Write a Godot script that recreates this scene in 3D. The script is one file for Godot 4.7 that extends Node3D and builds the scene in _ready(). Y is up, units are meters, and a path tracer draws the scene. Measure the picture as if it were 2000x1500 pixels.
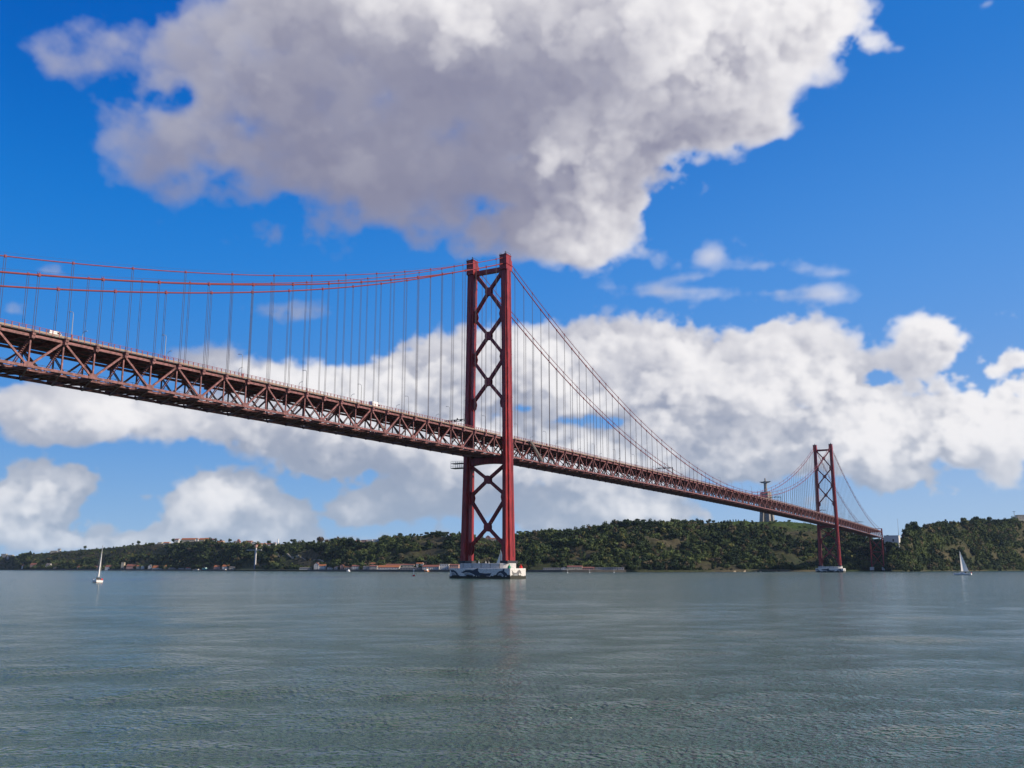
extends Node3D

# A red suspension bridge over a wide river: x runs along the bridge away from the viewer, z towards the sunny side, y up, metres.
const SUN_AZ := 171.0
const SPAN := 1012.88
const SIDE := 483.42
const BAY := 11.51
const HALF := 10.56      # trusses stand at z = +-HALF
const CAB := 11.64       # cables hang at z = +-CAB
const EYE := Vector3(-476.32, 5.84, 279.52)

var M := {}
var bridge: Node3D
var used := {}
var unit_box := BoxMesh.new()
var stain: ImageTexture
var grain: ImageTexture
var streak: ImageTexture

func _ready() -> void:
	# camera
	var cam := Camera3D.new()
	cam.name = "camera"
	cam.fov = 44.28
	cam.near = 0.5
	cam.far = 40000.0
	add_child(cam)
	cam.look_at_from_position(EYE, EYE + Vector3(0.8750 * cos(0.19296), sin(0.19296), -0.4841 * cos(0.19296)), Vector3.UP)
	# sky and exposure
	var env := Environment.new()
	env.background_mode = Environment.BG_SKY
	env.background_energy_multiplier = 0.87
	env.tonemap_mode = Environment.TONE_MAPPER_LINEAR
	env.tonemap_exposure = 1.15
	env.fog_enabled = true
	env.fog_density = 0.000016
	env.fog_light_color = Color(0.72, 0.82, 0.95)
	env.sdfgi_enabled = true
	env.ssao_enabled = true
	env.ssil_enabled = true
	env.sky = make_sky()
	var we := WorldEnvironment.new()
	we.name = "world_environment"
	we.environment = env
	add_child(we)
	# sun: low in the south-west, to the right of the view
	var sun := DirectionalLight3D.new()
	sun.name = "sun"
	sun.light_energy = 1.6
	sun.light_color = Color(1.0, 0.93, 0.83)
	sun.light_angular_distance = 0.55
	sun.shadow_enabled = true
	add_child(sun)
	var el := deg_to_rad(27.0)
	var az := deg_to_rad(SUN_AZ)
	sun.look_at_from_position(Vector3.ZERO, -Vector3(sin(az) * cos(el), sin(el), -cos(az) * cos(el)), Vector3.UP)

	make_materials()
	make_river()
	make_hills()
	make_bridge()
	make_piers()
	make_bridge_furniture()
	make_monument()
	make_shore()
	make_houses()
	make_woods()
	make_trees()
	make_boats()

# ---------------------------------------------------------------- small helpers
func lin(r: float, g: float, b: float) -> Color:
	return Color(r, g, b).linear_to_srgb()

func numbered(base: String) -> String:
	if not used.has(base):
		used[base] = 0
		return base
	used[base] += 1
	return "%s_%03d" % [base, used[base]]

func thing(called: String, label: String, category: String, at := Vector3.ZERO, group := "") -> Node3D:
	var o := Node3D.new()
	o.name = numbered(called)
	add_child(o)
	o.position = at
	tag(o, label, category, group)
	return o

func tag(o: Node, label: String, category: String, group := "") -> void:
	o.set_meta("label", label)
	o.set_meta("category", category)
	if group != "":
		o.set_meta("group", group)

func node(parent: Node, called: String) -> Node3D:
	var o := Node3D.new()
	o.name = called
	parent.add_child(o, true)
	return o

func part(parent: Node, called: String, mesh: Mesh, mat: Material, at := Transform3D.IDENTITY) -> MeshInstance3D:
	var o := MeshInstance3D.new()
	o.name = called
	o.mesh = mesh
	o.material_override = mat
	o.transform = at
	parent.add_child(o, true)
	return o

# a straight bar from a to b; wide is its size across, tall its size towards up
func bar_at(a: Vector3, b: Vector3, wide: float, tall: float, up := Vector3.UP) -> Transform3D:
	var d := b - a
	var x := d.normalized()
	var z := x.cross(up)
	if z.length() < 0.01:
		z = x.cross(Vector3.RIGHT)
	z = z.normalized()
	var y := z.cross(x).normalized()
	return Transform3D(Basis(d, y * tall, z * wide), (a + b) * 0.5)

func bar(parent: Node, called: String, a: Vector3, b: Vector3, wide: float, tall: float, mat: Material, up := Vector3.UP) -> MeshInstance3D:
	return part(parent, called, unit_box, mat, bar_at(a, b, wide, tall, up))

func block(parent: Node, called: String, centre: Vector3, size: Vector3, mat: Material, turn := 0.0) -> MeshInstance3D:
	return part(parent, called, unit_box, mat, Transform3D(Basis(Vector3.UP, turn).scaled_local(size), centre))

# collects many boxes or faces into one mesh
class Heap:
	var v := PackedVector3Array()
	var n := PackedVector3Array()
	var f := PackedInt32Array()

	func quad(a: Vector3, b: Vector3, c: Vector3, d: Vector3) -> void:
		var k := v.size()
		var nn := (c - a).cross(b - a)
		if nn.length_squared() < 1e-12:
			nn = (d - a).cross(c - a)
		nn = nn.normalized()
		v.append_array([a, b, c, d])
		n.append_array([nn, nn, nn, nn])
		f.append_array([k, k + 1, k + 2, k, k + 2, k + 3])

	func tri(a: Vector3, b: Vector3, c: Vector3) -> void:
		var k := v.size()
		var nn := (c - a).cross(b - a).normalized()
		v.append_array([a, b, c])
		n.append_array([nn, nn, nn])
		f.append_array([k, k + 1, k + 2])

	func box(t: Transform3D) -> void:
		var p := []
		for i in 8:
			p.append(t * Vector3(0.5 if i & 1 else -0.5, 0.5 if i & 2 else -0.5, 0.5 if i & 4 else -0.5))
		quad(p[0], p[2], p[3], p[1])
		quad(p[5], p[7], p[6], p[4])
		quad(p[4], p[6], p[2], p[0])
		quad(p[1], p[3], p[7], p[5])
		quad(p[2], p[6], p[7], p[3])
		quad(p[4], p[0], p[1], p[5])

	# rings of equal length joined side to side, flat faces, closed at both ends
	func loft(rings: Array) -> void:
		var m: int = rings[0].size()
		for r in rings.size() - 1:
			for i in m:
				var j := (i + 1) % m
				quad(rings[r][i], rings[r][j], rings[r + 1][j], rings[r + 1][i])
		for e in [0, rings.size() - 1]:
			var flat := PackedVector2Array()
			var o: Vector3 = rings[e][0]
			var ax: Vector3 = rings[e][1] - o
			ax = ax.normalized()
			var up := Vector3.ZERO
			for i in range(2, m):
				up = ax.cross(rings[e][i] - o)
				if up.length() > 1e-4:
					break
			var ay := up.normalized().cross(ax)
			for q in rings[e]:
				flat.append(Vector2((q - o).dot(ax), (q - o).dot(ay)))
			var ids := Geometry2D.triangulate_polygon(flat)
			for i in range(0, ids.size(), 3):
				tri(rings[e][ids[i]], rings[e][ids[i + 1]], rings[e][ids[i + 2]])

	# a smooth tube along points
	func tube(pts: Array, radii: Array, sides: int) -> void:
		var k := v.size()
		for i in pts.size():
			var d: Vector3 = (pts[mini(i + 1, pts.size() - 1)] - pts[maxi(i - 1, 0)]).normalized()
			var a := d.cross(Vector3.UP)
			if a.length() < 0.05:
				a = d.cross(Vector3.RIGHT)
			a = a.normalized()
			var b := a.cross(d).normalized()
			for s in sides:
				var w := TAU * s / sides
				var nn := a * cos(w) + b * sin(w)
				v.append(pts[i] + nn * radii[i])
				n.append(nn)
		for i in pts.size() - 1:
			for s in sides:
				var s2 := (s + 1) % sides
				var p := k + i * sides
				f.append_array([p + s, p + s2, p + sides + s, p + s2, p + sides + s2, p + sides + s])
		for e in [0, pts.size() - 1]:
			for s in range(1, sides - 1):
				f.append_array([k + e * sides, k + e * sides + s, k + e * sides + s + 1])

	func done() -> ArrayMesh:
		var a := []
		a.resize(Mesh.ARRAY_MAX)
		a[Mesh.ARRAY_VERTEX] = v
		a[Mesh.ARRAY_NORMAL] = n
		a[Mesh.ARRAY_INDEX] = f
		var m := ArrayMesh.new()
		m.add_surface_from_arrays(Mesh.PRIMITIVE_TRIANGLES, a)
		return m

func ring_xz(pts: Array, y: float, off := Vector3.ZERO) -> Array:
	var r := []
	for p in pts:
		r.append(Vector3(p[0], y, p[1]) + off)
	return r

# a flat outline pushed out along its normal; u runs along ax, v along ay
func outline(pts: Array, o: Vector3, ax: Vector3, ay: Vector3, thick: float) -> ArrayMesh:
	var h := Heap.new()
	var out := ax.cross(ay).normalized() * thick
	var a := []
	var b := []
	for p in pts:
		var q: Vector3 = o + ax * p[0] + ay * p[1]
		a.append(q)
		b.append(q + out)
	h.loft([a, b])
	return h.done()

# ---------------------------------------------------------------- materials
func tone(freq: float, octaves: int, sd: int, low: float, high: float, size := 512) -> ImageTexture:
	var n := make_noise(FastNoiseLite.TYPE_SIMPLEX_SMOOTH, freq, octaves, sd)
	var im := n.get_seamless_image(size, size)
	im.convert(Image.FORMAT_RGB8)
	im.adjust_bcs(1.0, 1.0, 1.0)
	for j in size:
		for i in size:
			var v := lerpf(low, high, im.get_pixel(i, j).r)
			im.set_pixel(i, j, Color(v, v, v))
	return ImageTexture.create_from_image(im)

func paint(key: String, c: Color, rough := 0.6, tex: Texture2D = null, scale := 0.1, metal := 0.0, spec := 0.5) -> StandardMaterial3D:
	var m := StandardMaterial3D.new()
	m.resource_name = key
	m.albedo_color = c
	m.roughness = rough
	m.metallic = metal
	m.metallic_specular = spec
	if tex:
		m.albedo_texture = tex
		m.uv1_triplanar = true
		m.uv1_world_triplanar = true
		m.uv1_scale = Vector3.ONE * scale
	M[key] = m
	return m

func make_materials() -> void:
	stain = tone(0.012, 5, 3, 0.50, 1.0)
	grain = tone(0.05, 4, 9, 0.72, 1.0)
	streak = tone(0.02, 5, 15, 0.70, 1.0)
	paint("tower", lin(0.42, 0.031, 0.033), 0.5, stain, 0.04)
	M.tower.uv1_scale = Vector3(0.16, 0.016, 0.16)
	paint("truss", lin(0.33, 0.135, 0.132), 0.55, stain, 0.09)
	paint("cable", lin(0.27, 0.030, 0.032), 0.5, grain, 0.3)
	paint("rope", lin(0.06, 0.05, 0.06), 0.6)
	paint("deck_edge", lin(0.38, 0.29, 0.235), 0.8, grain, 0.15)
	paint("rail_red", lin(0.25, 0.06, 0.062), 0.55)
	paint("asphalt", lin(0.05, 0.05, 0.052), 0.9, grain, 0.2)
	paint("dark_steel", lin(0.03, 0.032, 0.036), 0.55)
	paint("grey_steel", lin(0.30, 0.31, 0.32), 0.5)
	paint("stair_steel", lin(0.17, 0.15, 0.14), 0.6, grain, 0.2)
	paint("pier", lin(0.66, 0.655, 0.64), 0.85, grain, 0.05)
	paint("pier_low", lin(0.78, 0.77, 0.75), 0.85, grain, 0.04)
	paint("algae", lin(0.035, 0.035, 0.022), 0.7, grain, 0.25)
	paint("mural_dark", lin(0.045, 0.06, 0.09), 0.8, grain, 0.2)
	paint("mural_grey", lin(0.19, 0.19, 0.20), 0.8, grain, 0.2)
	paint("mural_light", lin(0.30, 0.33, 0.36), 0.8, grain, 0.2)
	paint("red_lamp", lin(0.60, 0.012, 0.012), 0.35)
	paint("green_lamp", lin(0.02, 0.28, 0.15), 0.35)
	paint("white_paint", lin(0.78, 0.78, 0.77), 0.35)
	paint("window_glass", lin(0.025, 0.03, 0.035), 0.08)
	paint("tyre", lin(0.02, 0.02, 0.02), 0.85)
	paint("monument", lin(0.42, 0.40, 0.37), 0.85, stain, 0.04)
	paint("anchorage", lin(0.72, 0.72, 0.72), 0.85, grain, 0.05)
	paint("quay_stone", lin(0.17, 0.155, 0.135), 0.9, stain, 0.05)
	paint("sand", lin(0.40, 0.32, 0.21), 0.95, grain, 0.05)
	paint("lawn", lin(0.075, 0.115, 0.03), 0.95, stain, 0.03)
	paint("road_pale", lin(0.36, 0.33, 0.27), 0.9, grain, 0.05)
	paint("bark", lin(0.09, 0.065, 0.045), 0.9)
	paint("teal_hull", lin(0.05, 0.26, 0.27), 0.4)
	paint("barge_hull", lin(0.34, 0.33, 0.31), 0.5)
	paint("orange_hull", lin(0.45, 0.17, 0.06), 0.5)
	paint("blue_grey", lin(0.10, 0.14, 0.24), 0.5)
	paint("red_brick", lin(0.30, 0.10, 0.07), 0.85)
	paint("sail", lin(0.78, 0.77, 0.74), 0.8)
	M.sail.backlight_enabled = true
	M.sail.backlight = Color(0.5, 0.5, 0.48)
	var walls := {"white": [0.740, 0.730, 0.700], "cream": [0.620, 0.550, 0.430], "yellow": [0.660, 0.480, 0.160], "pink": [0.550, 0.350, 0.300], "grey": [0.420, 0.410, 0.400]}
	for k in walls:
		paint("wall_" + k, lin(walls[k][0], walls[k][1], walls[k][2]), 0.9, grain, 0.08)
	var roofs := {"orange": [0.420, 0.150, 0.060], "redtile": [0.270, 0.100, 0.070], "slate": [0.160, 0.150, 0.150], "flat": [0.300, 0.290, 0.280]}
	for k in roofs:
		paint("roof_" + k, lin(roofs[k][0], roofs[k][1], roofs[k][2]), 0.9, grain, 0.2)
	for k in ["leaf", "hill"]:
		var m := paint(k, Color.WHITE, 0.85, null)
		m.metallic_specular = 0.2
		m.vertex_color_use_as_albedo = true
	M.hill.albedo_texture = tone(0.02, 5, 77, 0.45, 1.0)
	M.hill.uv1_triplanar = true
	M.hill.uv1_world_triplanar = true
	M.hill.uv1_scale = Vector3.ONE * 0.012
	M.leaf.backlight_enabled = true
	M.leaf.backlight = Color(0.25, 0.3, 0.12)
	for k in [["leaf_pine", 0.030, 0.042, 0.022], ["leaf_cypress", 0.022, 0.034, 0.022], ["leaf_broad", 0.038, 0.058, 0.026], ["leaf_wintry", 0.085, 0.065, 0.045], ["leaf_pale", 0.12, 0.12, 0.045]]:
		paint(k[0], lin(k[1], k[2], k[3]), 0.85, null, 0.1, 0.0, 0.2)
	# water: murky green body under a rippled, mirroring surface
	var w := paint("water", lin(0.036, 0.078, 0.049), 0.14, null)
	w.metallic_specular = 0.5
	w.normal_enabled = true
	w.normal_texture = ripples()
	w.normal_scale = 1.0
	w.uv1_triplanar = true
	w.uv1_world_triplanar = true
	w.uv1_scale = Vector3.ONE / 24.0

func ripples() -> ImageTexture:
	# wind ripples: short crests across the wind, in several sizes
	var size := 1024
	var im := Image.create(size, size, false, Image.FORMAT_RF)
	var acc := PackedFloat32Array()
	acc.resize(size * size)
	for k in 3:
		var n := make_noise(FastNoiseLite.TYPE_SIMPLEX_SMOOTH, [0.012, 0.03, 0.07][k], 3, 101 + k)
		n.fractal_type = FastNoiseLite.FRACTAL_RIDGED if k == 1 else FastNoiseLite.FRACTAL_FBM
		var s := n.get_seamless_image(size, size)
		s.convert(Image.FORMAT_R8)
		var d := s.get_data()
		var amp: float = [0.55, 0.36, 0.42][k]
		for i in size * size:
			acc[i] += d[i] / 255.0 * amp
	var b := Image.create_from_data(size, size, false, Image.FORMAT_RF, acc.to_byte_array())
	var px := 24.0 / size
	var hgt := 0.46
	var rgb := PackedByteArray()
	rgb.resize(size * size * 3)
	for j in size:
		for i in size:
			var at := j * size + i
			var dx := (acc[j * size + (i + 1) % size] - acc[j * size + (i + size - 1) % size]) * hgt / (2.0 * px)
			var dy := (acc[((j + 1) % size) * size + i] - acc[((j + size - 1) % size) * size + i]) * hgt / (2.0 * px)
			var v := Vector3(-dx, dy, 1.0).normalized()
			rgb[at * 3] = int(clampf((v.x * 0.5 + 0.5) * 255.0, 0, 255))
			rgb[at * 3 + 1] = int(clampf((v.y * 0.5 + 0.5) * 255.0, 0, 255))
			rgb[at * 3 + 2] = int(clampf((v.z * 0.5 + 0.5) * 255.0, 0, 255))
	return ImageTexture.create_from_image(Image.create_from_data(size, size, false, Image.FORMAT_RGB8, rgb))

# ---------------------------------------------------------------- river
func make_river() -> void:
	# one sheet of water out to the horizon; its cells are smallest where the river is nearest the viewing quay
	var swell := make_noise(FastNoiseLite.TYPE_SIMPLEX_SMOOTH, 1.0, 2, 201)
	var chop := make_noise(FastNoiseLite.TYPE_SIMPLEX_SMOOTH, 1.0, 3, 202)
	var gust := make_noise(FastNoiseLite.TYPE_SIMPLEX_SMOOTH, 1.0, 2, 203)
	var angles := PackedFloat32Array()
	var a := -180.0
	while a < 180.0:
		angles.append(a)
		a += 0.125 if a >= -36.0 and a < 36.0 else 6.0
	var rows := 500
	var r0 := 14.0
	var grow := log(15000.0 / r0) / rows
	var cols := angles.size()
	var v := PackedVector3Array()
	var n := PackedVector3Array()
	var wind := Vector2(0.80, -0.60)
	var side := Vector2(0.60, 0.80)
	for i in rows + 1:
		var r := r0 * exp(grow * i)
		var cell := r * grow
		for c in cols:
			var w := deg_to_rad(61.05 + angles[c])
			var x := EYE.x + sin(w) * r
			var z := EYE.z - cos(w) * r
			var hs := PackedFloat32Array()
			var e := maxf(cell * 0.5, 0.08)
			for s in ([Vector2.ZERO, Vector2(e, 0), Vector2(0, e)] if absf(angles[c]) < 37.0 and cell < 24.0 else []):
				var p: Vector2 = Vector2(x, z) + s
				var al := p.dot(wind)
				var ac := p.dot(side)
				var g := clampf(0.7 + 1.3 * gust.get_noise_2d(p.dot(wind) / 55.0, p.dot(side) / 160.0), 0.1, 1.6)
				var hh := 0.30 * swell.get_noise_2d(al / 11.0, ac / 30.0) * clampf(1.6 - cell / 2.2, 0.0, 1.0)
				hh += 0.55 * swell.get_noise_2d(al / 85.0 + 40.0, ac / 240.0) * clampf(1.6 - cell / 15.0, 0.0, 1.0)
				hh += 0.085 * g * chop.get_noise_2d(al / 3.2, ac / 7.0) * clampf(1.6 - cell / 0.7, 0.0, 1.0)
				hs.append(hh)
			var y := 0.0
			var nn := Vector3.UP
			if hs.size() == 3:
				y = hs[0]
				nn = Vector3(-(hs[1] - hs[0]) / e, 1.0, -(hs[2] - hs[0]) / e).normalized()
			v.append(Vector3(x, y, z))
			n.append(nn)
	var f := PackedInt32Array()
	for i in rows:
		for c in cols:
			var c2 := (c + 1) % cols
			var p := i * cols
			f.append_array([p + c, p + cols + c, p + c2, p + c2, p + cols + c, p + cols + c2])
	var arr := []
	arr.resize(Mesh.ARRAY_MAX)
	arr[Mesh.ARRAY_VERTEX] = v
	arr[Mesh.ARRAY_NORMAL] = n
	arr[Mesh.ARRAY_INDEX] = f
	var m := ArrayMesh.new()
	m.add_surface_from_arrays(Mesh.PRIMITIVE_TRIANGLES, arr)
	var o := part(self, "river", m, M.water)
	o.set_meta("kind", "structure")
	o.set_meta("label", "wide grey green river with wind ripples")

# ---------------------------------------------------------------- hills
# The far bank, from the east (left) to the west: x and z of the waterline, x and z of the crest, height of the crest.
const BANK := [
	[1695, -3583, 1804, -3787, 56.1],
	[1792, -3407, 1907, -3602, 56.1],
	[1860, -3284, 1966, -3453, 53.7],
	[1562, -2772, 1650, -2912, 47.2],
	[1522, -2633, 1643, -2816, 53.6],
	[1489, -2482, 1644, -2707, 59.8],
	[1462, -2321, 1619, -2540, 64.8],
	[1432, -2165, 1592, -2377, 67.8],
	[1371, -1959, 1568, -2205, 76.8],
	[1306, -1761, 1508, -1999, 77.7],
	[1212, -1510, 1419, -1736, 80.8],
	[1152, -1365, 1365, -1585, 72.1],
	[1105, -1240, 1286, -1418, 60.6],
	[1063, -1127, 1255, -1306, 59.9],
	[1034, -1032, 1230, -1205, 57.1],
	[1006, -956, 1204, -1124, 57.9],
	[969, -875, 1170, -1038, 59.5],
	[940, -781, 1160, -948, 63.5],
	[933, -731, 1155, -892, 68.9],
	[925, -681, 1159, -843, 70.4],
	[917, -612, 1173, -776, 69.7],
	[912, -558, 1190, -726, 66.3],
	[911, -517, 1193, -680, 60.6],
	[906, -485, 1190, -642, 66.1],
	[904, -446, 1190, -596, 72.3],
	[905, -391, 1210, -539, 74.0],
	[920, -354, 1234, -495, 76.9],
	[945, -320, 1275, -457, 89.6],
	[965, -293, 1303, -425, 93.1],
	[1003, -256, 1400, -396, 96.3],
	[1048, -227, 1475, -366, 97.6],
	[1108, -203, 1580, -342, 105.7],
	[1159, -173, 1677, -312, 110.2],
	[1222, -145, 1776, -278, 113.6],
	[1280, -123, 1840, -245, 115.5],
	[1350, -102, 1834, -197, 110.5],
	[1406, -76, 1786, -142, 96.8],
	[1451, -46, 1705, -84, 79.5],
	[1490, -15, 1622, -31, 62.3],
	[1507, 8, 1583, 1, 55.8],
	[1440, 29, 1544, 19, 54.7],
	[1451, 47, 1554, 39, 59.7],
	[1479, 57, 1582, 50, 76.4],
	[1592, 62, 1721, 55, 90.5],
	[1687, 86, 1860, 78, 100.8],
	[1825, 125, 2032, 120, 110.2],
	[2034, 187, 2265, 188, 123.3],
	[2178, 237, 2411, 245, 132.1],
	[2273, 303, 2496, 318, 138.2],
	[2407, 440, 2648, 468, 144.1],
]

var lumps: FastNoiseLite

func ground(u: float, v: float) -> Vector3:
	# u counts along BANK, v runs from the waterline (0) to the crest (1) and on behind it
	var i := clampi(int(u), 0, BANK.size() - 2)
	var t := clampf(u - i, 0.0, 1.0)
	var q := []
	for k in 5:
		var p0: float = BANK[maxi(i - 1, 0)][k]
		var p1: float = BANK[i][k]
		var p2: float = BANK[i + 1][k]
		var p3: float = BANK[mini(i + 2, BANK.size() - 1)][k]
		q.append(lerpf(p1, p2, t) if k == 4 or true else cubic_interpolate(p1, p2, p0, p3, t))
	var x: float = lerpf(q[0], q[2], v)
	var z: float = lerpf(q[1], q[3], v)
	var rise := 0.0
	if v <= 1.0:
		rise = pow(smoothstep(0.10, 1.04, v), 0.72) if v > 0.10 else 0.0
	else:
		rise = pow(smoothstep(0.10, 1.04, 1.0), 0.72) - (v - 1.0) * 0.30
	var y: float = 3.2 + (q[4] - 3.2) * rise
	var wob := clampf((v - 0.1) * 4.0, 0.0, 1.0) * clampf((1.0 - v) * 5.0, 0.0, 1.0)
	y += wob * (lumps.get_noise_2d(x * 2.2, z) * 15.0)
	if v < 0.02:
		y = lerpf(-2.0, 3.2, v / 0.02)
	return Vector3(x, y, z)

func make_hills() -> void:
	lumps = make_noise(FastNoiseLite.TYPE_SIMPLEX_SMOOTH, 0.012, 4, 301)
	var nu := (BANK.size() - 1) * 7
	var vs := [0.0, 0.01, 0.02, 0.05, 0.10]
	for k in range(1, 25):
		vs.append(0.10 + 0.90 * k / 24.0)
	vs.append_array([1.1, 1.25, 1.5, 2.0])
	var v := PackedVector3Array()
	var c := PackedColorArray()
	var f := PackedInt32Array()
	var patch := make_noise(FastNoiseLite.TYPE_SIMPLEX_SMOOTH, 0.006, 4, 302)
	for i in nu + 1:
		var u := float(i) / nu * (BANK.size() - 1)
		for k in vs.size():
			var p := ground(u, vs[k])
			v.append(p)
			var g := clampf(0.5 + patch.get_noise_3d(p.x, p.y * 3.0, p.z) * 1.3, 0.0, 1.0)
			var col := Color(0.050, 0.072, 0.030).lerp(Color(0.135, 0.118, 0.070), g)
			var meadow := smoothstep(30.60, 30.60 + 1.0, u) * (1.0 - smoothstep(36.12 - 1.0, 36.12, u)) * smoothstep(0.60, 0.82, vs[k])
			col = col.lerp(Color(0.075, 0.125, 0.030), meadow)
			c.append(col)
	var nv := vs.size()
	for i in nu:
		for k in nv - 1:
			var p := i * nv + k
			f.append_array([p, p + 1, p + nv, p + 1, p + nv + 1, p + nv])
	var arr := []
	arr.resize(Mesh.ARRAY_MAX)
	arr[Mesh.ARRAY_VERTEX] = v
	arr[Mesh.ARRAY_COLOR] = c
	arr[Mesh.ARRAY_INDEX] = f
	var st := SurfaceTool.new()
	st.create_from_arrays(arr)
	st.generate_normals()
	var o := part(self, "hills", st.commit(), M.hill)
	o.set_meta("kind", "structure")
	o.set_meta("label", "green bluffs of the far bank")

# ---------------------------------------------------------------- bridge
func zt(s: float) -> float:      # height of the top chord along the bridge
	return 80.13 + 0.00815 * s - 8.05e-6 * s * s

func zb(s: float) -> float:      # height of the bottom chord
	return zt(s) - 9.75

func cable_y(s: float, upper: bool) -> float:
	var m := SPAN * 0.5
	var low := 0.0
	if s >= 0.0 and s <= SPAN:
		low = 82.75 + 104.5 * pow((s - m) / m, 2.0)
		return low + (3.7 if upper else 0.0)
	var d := -s if s < 0.0 else s - SPAN      # away from the tower
	var t := d / SIDE
	low = lerpf(187.25, 70.5, t) - 4.0 * 19.75 * t * (1.0 - t)
	var high := lerpf(190.95, 78.5, t) - 4.0 * 21.25 * t * (1.0 - t)
	return high if upper else low

func make_bridge() -> void:
	bridge = thing("suspension_bridge", "long red suspension bridge with double cables and deep truss deck", "bridge")
	make_tower(0.0)
	make_tower(SPAN)
	make_cables()
	make_truss(1.0)
	make_truss(-1.0)
	make_floor()
	make_bent()

func leg_half(y: float) -> float:      # distance of a leg's centre from the bridge axis
	return lerpf(13.93, 11.64, clampf((y - 10.0) / 180.0, 0.0, 1.0))

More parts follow.
